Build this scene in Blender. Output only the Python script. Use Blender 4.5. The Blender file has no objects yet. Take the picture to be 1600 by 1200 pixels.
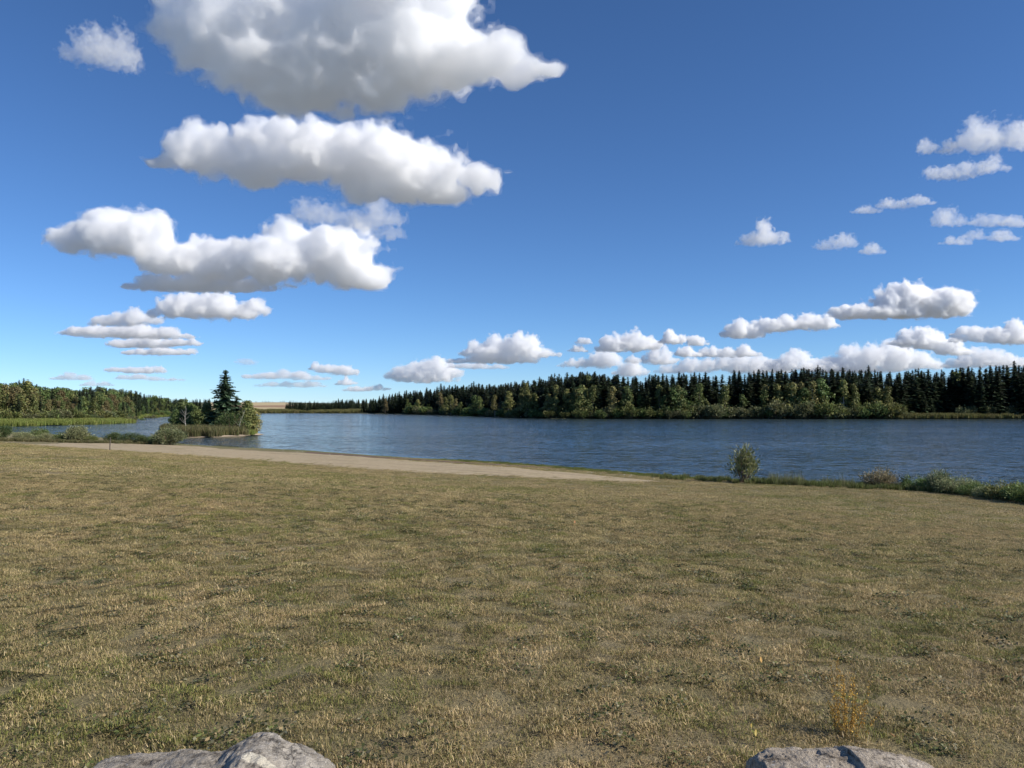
import bpy, math, random
import numpy as np
from mathutils import Vector

# ------------------------------------------------------------------ camera, sky, sun, exposure
scene = bpy.context.scene
COL = scene.collection
F = 1256.0            # focal length in pixels of the 1600 x 1200 photograph
HORIZON = 636.0       # its horizon row
CAM_Z = 5.0           # eye height above the lake
PITCH = math.atan((HORIZON - 600.0) / F)

cam_data = bpy.data.cameras.new('camera')
cam_data.sensor_width = 36.0
cam_data.lens = 36.0 * F / 1600.0
cam_data.clip_start = 0.05
cam_data.clip_end = 200000.0
cam = bpy.data.objects.new('camera', cam_data)
COL.objects.link(cam)
cam.location = (0, 0, CAM_Z)
cam.rotation_euler = (math.pi / 2 + PITCH, 0, 0)
scene.camera = cam

SUN_AZ = math.radians(107)      # clockwise from the viewing direction: from the right, a touch behind
SUN_EL = math.radians(33)
to_sun = Vector((math.sin(SUN_AZ) * math.cos(SUN_EL), math.cos(SUN_AZ) * math.cos(SUN_EL), math.sin(SUN_EL)))

world = bpy.data.worlds.new('World')
scene.world = world
world.use_nodes = True
wn = world.node_tree
wn.nodes.clear()
w_out = wn.nodes.new('ShaderNodeOutputWorld')
w_bg = wn.nodes.new('ShaderNodeBackground')
w_sky = wn.nodes.new('ShaderNodeTexSky')
w_sky.sky_type = 'NISHITA'
w_sky.sun_disc = False
w_sky.sun_elevation = SUN_EL
w_sky.sun_rotation = SUN_AZ
w_sky.altitude = 300
w_sky.air_density = 0.7
w_sky.dust_density = 0.0
w_sky.ozone_density = 6.0
w_bg.inputs['Strength'].default_value = 0.108
w_hs = wn.nodes.new('ShaderNodeHueSaturation')          # phone-camera colour rendering of the whole sky
w_hs.inputs['Saturation'].default_value = 1.03
w_wb = wn.nodes.new('ShaderNodeMix'); w_wb.data_type = 'RGBA'; w_wb.blend_type = 'MULTIPLY'
w_wb.inputs[0].default_value = 1.0; w_wb.inputs[7].default_value = (0.86, 0.955, 1.04, 1)
wn.links.new(w_sky.outputs['Color'], w_wb.inputs[6])
wn.links.new(w_wb.outputs[2], w_hs.inputs['Color'])
wn.links.new(w_hs.outputs['Color'], w_bg.inputs['Color'])
wn.links.new(w_bg.outputs['Background'], w_out.inputs['Surface'])

sun_data = bpy.data.lights.new('sun', 'SUN')
sun_data.energy = 5.0
sun_data.angle = math.radians(0.53)
sun_data.color = (1.0, 0.94, 0.84)
sun = bpy.data.objects.new('sun', sun_data)
COL.objects.link(sun)
sun.rotation_euler = (-to_sun).to_track_quat('-Z', 'Y').to_euler()

vs = scene.view_settings
vs.view_transform = 'Standard'
vs.look = 'None'
vs.gamma = 1.0
vs.use_curve_mapping = False
vs.exposure = 0.28
cy = scene.cycles
cy.max_bounces = 30
cy.diffuse_bounces = 3
cy.glossy_bounces = 3
cy.transmission_bounces = 6
cy.volume_bounces = 28
cy.transparent_max_bounces = 24
cy.sample_clamp_indirect = 8.0
cy.use_denoising = True
cy.use_adaptive_sampling = True
cy.adaptive_threshold = 0.015

rng = np.random.default_rng(7)
random.seed(7)
PI = math.pi

# ------------------------------------------------------------------ helpers
_cp, _sp = math.cos(PITCH), math.sin(PITCH)

def ray(px, py):
    """direction in world space of a photograph pixel"""
    rx, up = px - 800.0, 600.0 - py
    return np.array([rx, F * _cp - up * _sp, F * _sp + up * _cp])

def at_z(px, py, z=0.0):
    d = ray(px, py)
    t = (z - CAM_Z) / d[2]
    return np.array([d[0] * t, d[1] * t, z])

def at_d(px, py, depth):
    d = ray(px, py)
    t = depth / d[1]
    return np.array([d[0] * t, depth, CAM_Z + d[2] * t])

def hash3(ix, iy, iz, seed):
    h = (ix.astype(np.uint32) * np.uint32(374761393) + iy.astype(np.uint32) * np.uint32(668265263)
         + iz.astype(np.uint32) * np.uint32(2147483647) + np.uint32((seed * 974711 + 12345) & 0xffffffff))
    h = (h ^ (h >> np.uint32(13))) * np.uint32(1274126177)
    h = (h ^ (h >> np.uint32(16))) * np.uint32(2246822519)
    h = h ^ (h >> np.uint32(15))
    return h.astype(np.float32) * np.float32(2.0 / 4294967295.0) - np.float32(1.0)

def vnoise(p, seed=0):
    """smooth value noise, p (...,3) -> -1..1"""
    p = np.asarray(p, dtype=np.float32)
    f = np.floor(p)
    i = f.astype(np.int64)
    t = p - f
    t = t * t * t * (t * (t * 6 - 15) + 10)
    x, y, z = i[..., 0], i[..., 1], i[..., 2]
    tx, ty, tz = t[..., 0], t[..., 1], t[..., 2]
    def h(a, b, c):
        return hash3((x + a) & 0xffffffff, (y + b) & 0xffffffff, (z + c) & 0xffffffff, seed)
    a = h(0, 0, 0); a = a + (h(1, 0, 0) - a) * tx
    b = h(0, 1, 0); b = b + (h(1, 1, 0) - b) * tx
    c = h(0, 0, 1); c = c + (h(1, 0, 1) - c) * tx
    d = h(0, 1, 1); d = d + (h(1, 1, 1) - d) * tx
    a = a + (b - a) * ty
    c = c + (d - c) * ty
    return a + (c - a) * tz

def fbm(p, octaves=4, gain=0.5, lac=2.03, seed=0, billow=False):
    p = np.asarray(p, dtype=np.float32)
    s = np.zeros(p.shape[:-1], np.float32)
    amp, tot = 1.0, 0.0
    for o in range(octaves):
        n = vnoise(p + np.float32(o * 17.3), seed + o)
        if billow:
            n = 1.0 - 2.0 * np.abs(n) ** 0.9
        s += np.float32(amp) * n
        tot += amp
        amp *= gain
        p = p * np.float32(lac)
    return s / np.float32(tot)

def mesh_from(name, verts, faces, mat=None, smooth=False):
    """verts (n,3); faces (m,k) array or a list of such arrays"""
    me = bpy.data.meshes.new(name)
    verts = np.ascontiguousarray(verts, dtype=np.float32)
    if not isinstance(faces, list):
        faces = [faces]
    faces = [np.asarray(f, dtype=np.int32) for f in faces if len(f)]
    nl = sum(f.size for f in faces)
    npoly = sum(len(f) for f in faces)
    me.vertices.add(len(verts))
    me.vertices.foreach_set('co', verts.ravel())
    me.loops.add(nl)
    me.polygons.add(npoly)
    me.loops.foreach_set('vertex_index', np.concatenate([f.ravel() for f in faces]))
    tot = np.concatenate([np.full(len(f), f.shape[1], np.int32) for f in faces])
    start = np.concatenate([[0], np.cumsum(tot)[:-1]]).astype(np.int32)
    me.polygons.foreach_set('loop_start', start)
    me.polygons.foreach_set('loop_total', tot)
    if smooth:
        me.polygons.foreach_set('use_smooth', np.ones(npoly, bool))
    me.update(calc_edges=True)
    if mat:
        me.materials.append(mat)
    return me

def vcol(me, cols, name='tint'):
    """per-vertex colour attribute, cols (n,3)"""
    a = me.attributes.new(name, 'FLOAT_COLOR', 'POINT')
    c = np.ones((len(me.vertices), 4), np.float32)
    c[:, :3] = cols
    a.data.foreach_set('color', c.ravel())

def obj(name, me, parent=None):
    o = bpy.data.objects.new(name, me)
    COL.objects.link(o)
    if parent is not None:
        o.parent = parent
    return o

def tag(o, label=None, cat=None, group=None, kind=None):
    if label: o['label'] = label
    if cat: o['category'] = cat
    if group: o['group'] = group
    if kind: o['kind'] = kind
    return o

def empty(name, loc, rz=0.0, scale=1.0):
    o = bpy.data.objects.new(name, None)
    COL.objects.link(o)
    o.location = loc
    o.rotation_euler = (0, 0, rz)
    o.scale = (scale,) * 3 if np.isscalar(scale) else scale
    return o

class NT:
    """tiny node-tree builder"""
    def __init__(self, name):
        self.mat = bpy.data.materials.new(name)
        self.mat.use_nodes = True
        self.t = self.mat.node_tree
        self.t.nodes.clear()
        self.out = self.n('ShaderNodeOutputMaterial')
    def n(self, kind, **kw):
        nd = self.t.nodes.new(kind)
        for k, v in kw.items():
            if k.startswith('i_'):
                nd.inputs[k[2:].replace('_', ' ')].default_value = v
            else:
                setattr(nd, k, v)
        return nd
    def l(self, a, b):
        self.t.links.new(a, b)
    def math(self, op, a, b=None, c=None, clamp=False):
        nd = self.n('ShaderNodeMath', operation=op, use_clamp=clamp)
        for i, v in enumerate((a, b, c)):
            if v is None: continue
            if isinstance(v, (int, float)): nd.inputs[i].default_value = v
            else: self.l(v, nd.inputs[i])
        return nd.outputs[0]
    def mix(self, fac, a, b, blend='MIX'):
        nd = self.n('ShaderNodeMix', data_type='RGBA', blend_type=blend, clamp_factor=True)
        for i, v in ((0, fac), (6, a), (7, b)):
            if isinstance(v, (int, float)): nd.inputs[i].default_value = v
            elif isinstance(v, tuple): nd.inputs[i].default_value = (*v, 1.0) if len(v) == 3 else v
            else: self.l(v, nd.inputs[i])
        return nd.outputs[2]
    def ramp(self, fac, stops):
        nd = self.n('ShaderNodeValToRGB')
        el = nd.color_ramp.elements
        while len(el) < len(stops): el.new(0.5)
        for e, (p, c) in zip(el, stops):
            e.position = p
            e.color = (*c, 1.0) if not np.isscalar(c) else (c, c, c, 1.0)
        self.l(fac, nd.inputs[0])
        return nd.outputs[0]
    def noise(self, vec, scale, detail=3.0, rough=0.55, dist=0.0):
        nd = self.n('ShaderNodeTexNoise')
        nd.inputs['Scale'].default_value = scale
        nd.inputs['Detail'].default_value = detail
        nd.inputs['Roughness'].default_value = rough
        nd.inputs['Distortion'].default_value = dist
        if vec is not None: self.l(vec, nd.inputs['Vector'])
        return nd.outputs['Fac']
    def scaled(self, vec, s):
        nd = self.n('ShaderNodeMapping')
        nd.inputs['Scale'].default_value = s
        self.l(vec, nd.inputs['Vector'])
        return nd.outputs[0]
# ------------------------------------------------------------------ lake outline, terrain
NEAR_SHORE = [(1800, 790), (1600, 775), (1500, 768), (1420, 763), (1300, 758.5), (1150, 753), (1075, 748.5), (1000, 742.5), (900, 734),
              (800, 726.5), (700, 720), (600, 714), (500, 706.5), (400, 702), (340, 698.5), (290, 695), (250, 691), (165, 685),
              (80, 679), (0, 675), (-150, 671.5)]
LEFT_BANK = [(-150, 668.5), (0, 666.5), (100, 664.5), (180, 662), (208, 660.5), (206, 658), (196, 656), (206, 654.5), (240, 652), (272, 650.2),
             (300, 648.4), (350, 646.6)]
FAR_SHORE = [(400, 645.8), (470, 645.6), (545, 645.9)]
RIGHT_SHORE = [(600, 646.8), (660, 648), (700, 648.8), (760, 651.3), (800, 653), (860, 654.2), (930, 654.6), (1050, 654.8), (1160, 654.6),
               (1300, 654.8), (1450, 654.5), (1600, 654.4), (1800, 655)]

def dense(poly, step=4.0, wob=0.0, seed=0):
    out = []
    for a, b in zip(poly[:-1], poly[1:]):
        n = max(1, int(np.linalg.norm(b - a) / step))
        for k in range(n):
            out.append(a + (b - a) * k / n)
    out.append(poly[-1])
    out = np.array(out)
    if wob:
        p3 = np.concatenate([out / 9.0, np.zeros((len(out), 1))], 1)
        out[:, 0] += wob * fbm(p3, 3, seed=seed)
        out[:, 1] += wob * fbm(p3 + 40, 3, seed=seed)
    return out

def shore(pts):
    return np.array([at_z(*p)[:2] for p in pts])
W_NEAR, W_LEFT, W_FAR, W_RIGHT = shore(NEAR_SHORE), shore(LEFT_BANK), shore(FAR_SHORE), shore(RIGHT_SHORE)
lake_loop = np.concatenate([dense(W_NEAR, 2.0, 0.35, 3), dense(np.concatenate([W_LEFT, W_FAR, W_RIGHT]), 6.0, 1.2, 4),
                            np.array([[520, 380], [560, 200], [300, 40], [120, 28]])])
W_ISLAND = shore([(238, 683), (262, 684.2), (290, 684.6), (330, 684.2), (380, 682.4), (402, 680.6), (413, 679.2), (404, 677.4),
                  (380, 675.2), (330, 673.6), (285, 673), (250, 674.5), (236, 679)])
island_loop = dense(np.concatenate([W_ISLAND, W_ISLAND[:1]]), 2.0, 0.5, 5)[:-1]
W_TUFT = shore([(718, 650.6), (735, 651.2), (752, 650.5), (748, 649.7), (730, 649.4)])

def seg_dist(P, loop, chunk=20000):
    P = np.asarray(P, np.float32); loop = loop.astype(np.float32)
    A = loop; B = np.roll(loop, -1, 0)
    d = np.empty(len(P), np.float32); AB = B - A; L2 = (AB ** 2).sum(1) + 1e-12
    for i in range(0, len(P), chunk):
        q = P[i:i + chunk]
        t = ((q[:, None, 0] - A[:, 0]) * AB[:, 0] + (q[:, None, 1] - A[:, 1]) * AB[:, 1]) / L2
        t = np.clip(t, 0, 1)
        dx = q[:, None, 0] - A[:, 0] - t * AB[:, 0]
        dy = q[:, None, 1] - A[:, 1] - t * AB[:, 1]
        d[i:i + chunk] = np.sqrt((dx * dx + dy * dy).min(1))
    return d

def inside(P, loop):
    A = loop; B = np.roll(loop, -1, 0)
    c = np.zeros(len(P), bool)
    for a, b in zip(A, B):
        if a[1] == b[1]: continue
        m = (a[1] > P[:, 1]) != (b[1] > P[:, 1])
        xi = (b[0] - a[0]) * (P[:, 1] - a[1]) / (b[1] - a[1]) + a[0]
        c ^= m & (P[:, 0] < xi)
    return c

def sstep(x, a, b):
    t = np.clip((x - a) / (b - a), 0, 1)
    return t * t * (3 - 2 * t)

PS = np.array([0, 0.6, 2, 6, 14, 20, 26, 32, 36, 40, 45, 52, 60, 80, 150, 4000.0])
PZ = np.array([0, 0.16, 0.3, 0.45, 0.72, 1.02, 1.5, 2.16, 2.62, 2.98, 3.2, 3.38, 3.5, 3.7, 4.2, 6.0])
NRM = np.array([0.658, 0.753])
_ss = np.linspace(0, 200, 4001)
_k = np.ones(41) / 41
_zz = np.interp(_ss, PS, PZ)
_zsm = np.convolve(np.pad(_zz, 20, mode='edge'), _k, 'valid')
_zsm = np.where(_ss < 2, _zz, _zsm)

def zg(P):
    """ground height at P (n,2)"""
    P = np.atleast_2d(np.asarray(P, dtype=np.float64))
    dl = seg_dist(P, lake_loop)
    in_l = inside(P, lake_loop)
    s = np.where(in_l, -dl, dl)
    di = seg_dist(P, island_loop)
    isl = inside(P, island_loop)
    n = P @ NRM
    p3 = np.concatenate([P, np.zeros((len(P), 1))], 1)
    near = np.where(s < 200, np.interp(s, _ss, _zsm), np.interp(s, PS, PZ))
    near = near + (0.07 * fbm(p3 / 7.0, 2, seed=21) + 0.10 * fbm(p3 / 19.0, 1, seed=23)) * sstep(s, 2, 12)
    far = 0.5 * (1 - np.exp(-np.maximum(s, 0) / 2.0)) + 0.0125 * np.clip(s - 4, 0, 1100)
    far = far + 3.0 * fbm(p3 / 240.0, 2, seed=29) * sstep(s, 30, 260)
    w = sstep(n, 60, 70) * sstep(s, -1, 0) + 0
    w = np.where(n > 60, sstep(n, 60, 70), 0.0)
    w = np.maximum(w, sstep(s, 160, 500))
    land = near * (1 - w) + far * w
    z = np.where(s >= 0, land, np.maximum(-1.8, s * 0.07))
    zi = 0.16 * (1 - np.exp(-di / 0.8)) + 0.035 * np.clip(di, 0, 14)
    z = np.where(isl, zi, z)
    z = np.where(in_l & ~isl, np.minimum(z, np.maximum(-1.8, -di * 0.07)), z)
    return z

# graded axes: fine where the camera stands, reaching past the horizon
def axis(core, lim, h0, grow):
    v = [0.0]
    h = h0
    while v[-1] < lim:
        if v[-1] > core: h *= grow
        v.append(v[-1] + h)
    return np.array(v)
xr = axis(32, 70000, 0.62, 1.045)
gx = np.concatenate([-xr[:0:-1], xr])
yf = axis(108, 70000, 0.58, 1.055)
yb = axis(3, 20000, 0.8, 1.2)
gy = np.concatenate([-yb[:0:-1], yf])
GX, GY = np.meshgrid(gx, gy, indexing='ij')
GP = np.stack([GX.ravel(), GY.ravel()], 1)
GZ = zg(GP)
nx, ny = len(gx), len(gy)
ii = (np.arange(nx - 1)[:, None] * ny + np.arange(ny - 1)[None, :]).ravel()
gq = np.stack([ii, ii + ny, ii + ny + 1, ii + 1], 1)

GZG = GZ.reshape(nx, ny)
def zfast(P):
    """bilinear ground height from the grid"""
    P = np.atleast_2d(P)
    i = np.clip(np.searchsorted(gx, P[:, 0]) - 1, 0, nx - 2); j = np.clip(np.searchsorted(gy, P[:, 1]) - 1, 0, ny - 2)
    u = (P[:, 0] - gx[i]) / (gx[i + 1] - gx[i]); v = (P[:, 1] - gy[j]) / (gy[j + 1] - gy[j])
    return (GZG[i, j] * (1 - u) * (1 - v) + GZG[i + 1, j] * u * (1 - v) + GZG[i, j + 1] * (1 - u) * v + GZG[i + 1, j + 1] * u * v)

def ground_hit(px, py):
    """first point of the terrain seen through a pixel of the photograph"""
    d = ray(px, py)
    t0, t1 = 2.0, 3000.0
    for n_ in (130, 14, 10):
        t = np.geomspace(t0, t1, n_) / d[1]
        pts = np.array([0, 0, CAM_Z]) + t[:, None] * d
        k = np.nonzero(pts[:, 2] < np.maximum(zfast(pts[:, :2]), 0.0))[0]
        k = max(1, k[0] if len(k) else len(t) - 1)
        t0, t1 = t[k - 1] * d[1], t[k] * d[1]
    q = pts[k]
    return np.array([q[0], q[1], max(0.0, zfast(q[None, :2])[0])])

def ground_material():
    m = NT('dry_turf')
    geo = m.n('ShaderNodeNewGeometry')
    pos = geo.outputs['Position']
    att = m.n('ShaderNodeAttribute', attribute_name='tint')
    sep = m.n('ShaderNodeSeparateColor'); m.l(att.outputs['Color'], sep.inputs[0])
    fine = m.noise(pos, 14.0, 6, 0.75)
    mid = m.noise(pos, 0.55, 5, 0.62, 0.4)
    big = m.noise(m.scaled(pos, (0.11, 0.17, 0.1)), 1.0, 4, 0.6, 0.6)
    straw = m.mix(fine, (0.12, 0.095, 0.05), (0.42, 0.335, 0.20))
    green = m.mix(fine, (0.055, 0.055, 0.024), (0.20, 0.19, 0.08))
    f = m.math('ADD', m.math('MULTIPLY', mid, 0.9), m.math('MULTIPLY', big, 0.9))
    f = m.ramp(m.math('SUBTRACT', f, 0.45), [(0.25, 0.15), (0.62, 0.85)])
    dry = m.mix(f, green, straw)
    fringe = m.mix(fine, (0.05, 0.075, 0.015), (0.17, 0.20, 0.05))
    c = m.mix(sep.outputs[0], dry, fringe)
    wild = m.mix(m.noise(pos, 0.05, 4), (0.045, 0.055, 0.02), (0.11, 0.11, 0.045))
    farm = m.mix(m.ramp(m.noise(pos, 0.0011, 2), [(0.4, 0.0), (0.6, 1.0)]), (0.12, 0.13, 0.115), (0.25, 0.245, 0.225))
    lenn = m.n('ShaderNodeVectorMath', operation='LENGTH'); m.l(pos, lenn.inputs[0])
    wild = m.mix(m.math('DIVIDE', m.math('SUBTRACT', lenn.outputs['Value'], 1300.0), 900.0, clamp=True), wild, farm)
    c = m.mix(sep.outputs[1], c, wild)
    mud = m.mix(fine, (0.10, 0.075, 0.05), (0.26, 0.21, 0.15))
    c = m.mix(sep.outputs[2], c, mud)
    b = m.n('ShaderNodeBsdfPrincipled')
    b.inputs['Roughness'].default_value = 0.95
    b.inputs['Specular IOR Level'].default_value = 0.15
    m.l(c, b.inputs['Base Color'])
    bump = m.n('ShaderNodeBump', i_Strength=0.9, i_Distance=0.05)
    m.l(m.noise(pos, 22.0, 5, 0.7), bump.inputs['Height'])
    m.l(bump.outputs[0], b.inputs['Normal'])
    m.l(b.outputs[0], m.out.inputs['Surface'])
    return m.mat

g_dl = seg_dist(GP, lake_loop)
g_in = inside(GP, lake_loop)
g_n = GP @ NRM
g_col = np.zeros((len(GP), 3))
near_side = (g_n < 64)
fr = np.exp(-(g_dl / 3.2) ** 2) * (~g_in)
g_col[:, 0] = np.where(near_side, fr * 0.9, 0.0)
g_col[:, 1] = np.where(near_side, 0.0, 1.0)
g_col[:, 1] = np.maximum(g_col[:, 1], sstep(np.hypot(GP[:, 0], GP[:, 1]), 300, 600))
g_col[:, 2] = np.where(g_in, 1.0, np.exp(-(g_dl / 0.5) ** 2))
g_col[:, 2] = np.where(inside(GP, island_loop), 0.8, g_col[:, 2])
me = mesh_from('ground', np.concatenate([GP, GZ[:, None]], 1), gq, ground_material(), smooth=True)
vcol(me, g_col)
ground = tag(obj('ground', me), kind='structure')
ground['label'] = 'dry mown grassland sloping down to the lake shore'

# ------------------------------------------------------------------ lake water
def water_material():
    m = NT('rippled_water')
    pos = m.n('ShaderNodeNewGeometry').outputs['Position']
    b = m.n('ShaderNodeBsdfPrincipled')
    b.inputs['Base Color'].default_value = (0.036, 0.056, 0.060, 1)
    b.inputs['Roughness'].default_value = 0.10
    b.inputs['IOR'].default_value = 1.33
    rot = m.n('ShaderNodeMapping'); rot.inputs['Rotation'].default_value = (0, 0, math.radians(14)); m.l(pos, rot.inputs['Vector'])
    r = rot.outputs[0]
    def slopes(scale, detail, dist):
        nd = m.n('ShaderNodeTexNoise'); nd.inputs['Scale'].default_value = 1.0
        nd.inputs['Detail'].default_value = detail; nd.inputs['Roughness'].default_value = 0.6; nd.inputs['Distortion'].default_value = dist
        m.l(m.scaled(r, scale), nd.inputs['Vector'])
        sub = m.n('ShaderNodeVectorMath', operation='SUBTRACT'); sub.inputs[1].default_value = (0.5, 0.5, 0.5)
        m.l(nd.outputs['Color'], sub.inputs[0])
        return sub.outputs[0]
    def vmul(v, k):
        nd = m.n('ShaderNodeVectorMath', operation='MULTIPLY'); m.l(v, nd.inputs[0])
        if isinstance(k, tuple): nd.inputs[1].default_value = k
        else: m.l(k, nd.inputs[1])
        return nd.outputs[0]
    def vadd(a, b_):
        nd = m.n('ShaderNodeVectorMath', operation='ADD'); m.l(a, nd.inputs[0])
        if isinstance(b_, tuple): nd.inputs[1].default_value = b_
        else: m.l(b_, nd.inputs[1])
        return nd.outputs[0]
    gust = m.noise(m.scaled(r, (0.014, 0.05, 1)), 1.0, 4, 0.6, 0.8)
    gust = m.ramp(gust, [(0.32, 0.42), (0.68, 1.2)])
    sl = vadd(vmul(slopes((2.2, 5.0, 1), 3, 0.4), (2.4, 1.8, 0)), vmul(slopes((0.45, 1.25, 1), 3, 0.6), (2.0, 1.8, 0)))
    calm = m.n('ShaderNodeAttribute', attribute_name='tint')
    csep = m.n('ShaderNodeSeparateColor'); m.l(calm.outputs['Color'], csep.inputs[0])
    sl = vmul(sl, m.math('MULTIPLY', gust, m.math('SUBTRACT', 1.0, m.math('MULTIPLY', csep.outputs[0], 0.8))))
    nv = m.n('ShaderNodeVectorMath', operation='NORMALIZE')
    m.l(vadd(sl, (0, 0, 1)), nv.inputs[0])
    m.l(nv.outputs[0], b.inputs['Normal'])
    m.l(b.outputs[0], m.out.inputs['Surface'])
    return m.mat
wxs = np.concatenate([np.arange(-420, -60, 12.0), np.arange(-60, 60, 0.8), np.arange(60, 601, 12.0)])
wys = np.concatenate([np.arange(-10, 36, 6.0), np.arange(36, 130, 0.8), np.arange(130, 701, 10.0)])
WX, WY = np.meshgrid(wxs, wys, indexing='ij')
WPT = np.stack([WX.ravel(), WY.ravel()], 1)
wd_ = seg_dist(WPT, np.concatenate([dense(W_NEAR, 2.0, 0.35, 3), W_NEAR[:1] + [60, -60]]))
wi = (np.arange(len(wxs) - 1)[:, None] * len(wys) + np.arange(len(wys) - 1)[None, :]).ravel()
wm = mesh_from('lake', np.concatenate([WPT, np.zeros((len(WPT), 1))], 1), np.stack([wi, wi + len(wys), wi + len(wys) + 1, wi + 1], 1), water_material())
calm_ = np.exp(-(wd_ / 2.6) ** 2)          # sheltered strip along the near bank
vcol(wm, np.repeat(calm_[:, None], 3, 1))
water = obj('lake', wm)
tag(water, kind='structure')
water['label'] = 'wide blue lake ruffled by wind'

# ------------------------------------------------------------------ sheets laid on the ground
def sheet(name, top, bottom, mat, cols=80, rows=14, lift=0.015, wob=0.0, seed=0, label=None):
    T = dense(np.array([ground_hit(*p)[:2] for p in top]), 1.0)
    B = dense(np.array([ground_hit(*p)[:2] for p in bottom]), 1.0)
    def res(L):
        s = np.concatenate([[0], np.cumsum(np.linalg.norm(np.diff(L, axis=0), axis=1))])
        u = np.linspace(0, s[-1], cols)
        return np.stack([np.interp(u, s, L[:, 0]), np.interp(u, s, L[:, 1])], 1)
    T, B = res(T), res(B)
    v = np.linspace(0, 1, rows)
    G = B[:, None, :] * (1 - v[None, :, None]) + T[:, None, :] * v[None, :, None]
    if wob:
        p3 = np.concatenate([G, np.zeros((*G.shape[:2], 1))], 2)
        e = np.abs(v - 0.5)[None, :] * 2
        G = G + wob * np.stack([fbm(p3 / 2.5, 4, 0.6, seed=seed), fbm(p3 / 2.5 + 9, 4, 0.6, seed=seed)], -1) * (e ** 2)[..., None]
    P = G.reshape(-1, 2)
    z = zg(P)
    edge = np.minimum(v, 1 - v)[None, :] * np.ones((cols, 1))
    z = np.maximum(z, 0.004) + lift * np.clip(0.35 + edge.ravel() * 6, 0, 1)
    i = (np.arange(cols - 1)[:, None] * rows + np.arange(rows - 1)[None, :]).ravel()
    q = np.stack([i, i + rows, i + rows + 1, i + 1], 1)
    me = mesh_from(name, np.concatenate([P, z[:, None]], 1), q, mat, smooth=True)
    me.flip_normals() if me.polygons[0].normal.z < 0 else None
    o = tag(obj(name, me), kind='structure')
    if label: o['label'] = label
    return o, P

def simple_ground(name, c0, c1, scale, bump=0.02, stretch=(1, 1, 1), c2=None, rough=0.95):
    m = NT(name)
    pos = m.n('ShaderNodeNewGeometry').outputs['Position']
    sp = m.scaled(pos, stretch)
    a = m.noise(sp, scale, 6, 0.65)
    c = m.mix(m.ramp(a, [(0.3, 0.0), (0.7, 1.0)]), c0, c1)
    if c2 is not None:
        c = m.mix(m.ramp(m.noise(sp, scale * 0.13, 4, 0.6, 0.5), [(0.45, 0.0), (0.62, 1.0)]), c, c2)
    b = m.n('ShaderNodeBsdfPrincipled')
    b.inputs['Roughness'].default_value = rough
    b.inputs['Specular IOR Level'].default_value = 0.2
    m.l(c, b.inputs['Base Color'])
    bp = m.n('ShaderNodeBump', i_Strength=0.6, i_Distance=bump)
    m.l(m.noise(sp, scale * 2.5, 5, 0.7), bp.inputs['Height'])
    m.l(bp.outputs[0], b.inputs['Normal'])
    m.l(b.outputs[0], m.out.inputs['Surface'])
    return m.mat

def sand_material():
    m = NT('beach_sand')
    pos = m.n('ShaderNodeNewGeometry').outputs['Position']
    mp = m.n('ShaderNodeMapping'); mp.inputs['Rotation'].default_value = (0, 0, math.radians(41)); m.l(pos, mp.inputs['Vector'])
    r_ = mp.outputs[0]
    c = m.mix(m.ramp(m.noise(pos, 3.2, 6, 0.7), [(0.3, 0.0), (0.7, 1.0)]), (0.30, 0.235, 0.145), (0.48, 0.385, 0.25))
    tracks = m.noise(m.scaled(r_, (0.09, 1.5, 1)), 1.0, 4, 0.6, 0.25)          # raked and driven lines along the beach
    c = m.mix(m.ramp(tracks, [(0.56, 0.0), (0.68, 0.6)]), c, (0.19, 0.15, 0.10))
    c = m.mix(m.ramp(m.noise(pos, 0.5, 4, 0.6), [(0.52, 0.0), (0.7, 0.55)]), c, (0.24, 0.21, 0.11))
    c = m.mix(m.ramp(m.noise(pos, 9.0, 2, 0.5), [(0.70, 0.0), (0.76, 0.8)]), c, (0.60, 0.56, 0.50))
    b = m.n('ShaderNodeBsdfPrincipled'); b.inputs['Roughness'].default_value = 0.95; b.inputs['Specular IOR Level'].default_value = 0.15
    m.l(c, b.inputs['Base Color'])
    bp = m.n('ShaderNodeBump', i_Strength=0.8, i_Distance=0.08)
    m.l(m.math('ADD', m.noise(pos, 4.5, 5, 0.7), tracks), bp.inputs['Height']); m.l(bp.outputs[0], b.inputs['Normal'])
    m.l(b.outputs[0], m.out.inputs['Surface'])
    return m.mat
SAND = sand_material()
beach, beach_pts = sheet('beach',
      [(28, 694), (100, 692.5), (175, 692.5), (275, 696), (340, 700.5), (400, 705), (480, 708), (560, 713.5), (650, 720), (750, 727), (850, 735), (930, 742), (1000, 749), (1030, 752.4)],
      [(28, 696), (100, 699), (175, 704.5), (300, 712), (400, 719), (500, 727.5), (600, 735.5), (700, 741), (800, 745.5), (900, 749.5), (980, 752.4), (1030, 753.2)],
      SAND, 200, 24, 0.03, 1.1, 3, 'pale sandy beach running along the near shore')
beach_loop = np.concatenate([beach_pts.reshape(200, 24, 2)[:, 0], beach_pts.reshape(200, 24, 2)[::-1, -1]])
WRACK = simple_ground('shore_debris', (0.07, 0.045, 0.03), (0.23, 0.16, 0.11), 5.0, 0.05)
sheet('wrack_line', [(478, 705.9), (540, 709.6), (600, 714.2), (680, 719.6), (760, 724.8), (860, 731.5)],
      [(478, 708.4), (540, 711.6), (600, 716.6), (680, 721.3), (760, 726.2), (860, 732.3)], WRACK, 120, 5, 0.05, 0.35, 5, 'dark damp strip of debris at the water edge of the beach')
ISAND = simple_ground('island_sand', (0.36, 0.28, 0.20), (0.55, 0.45, 0.34), 2.0, 0.03)
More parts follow.
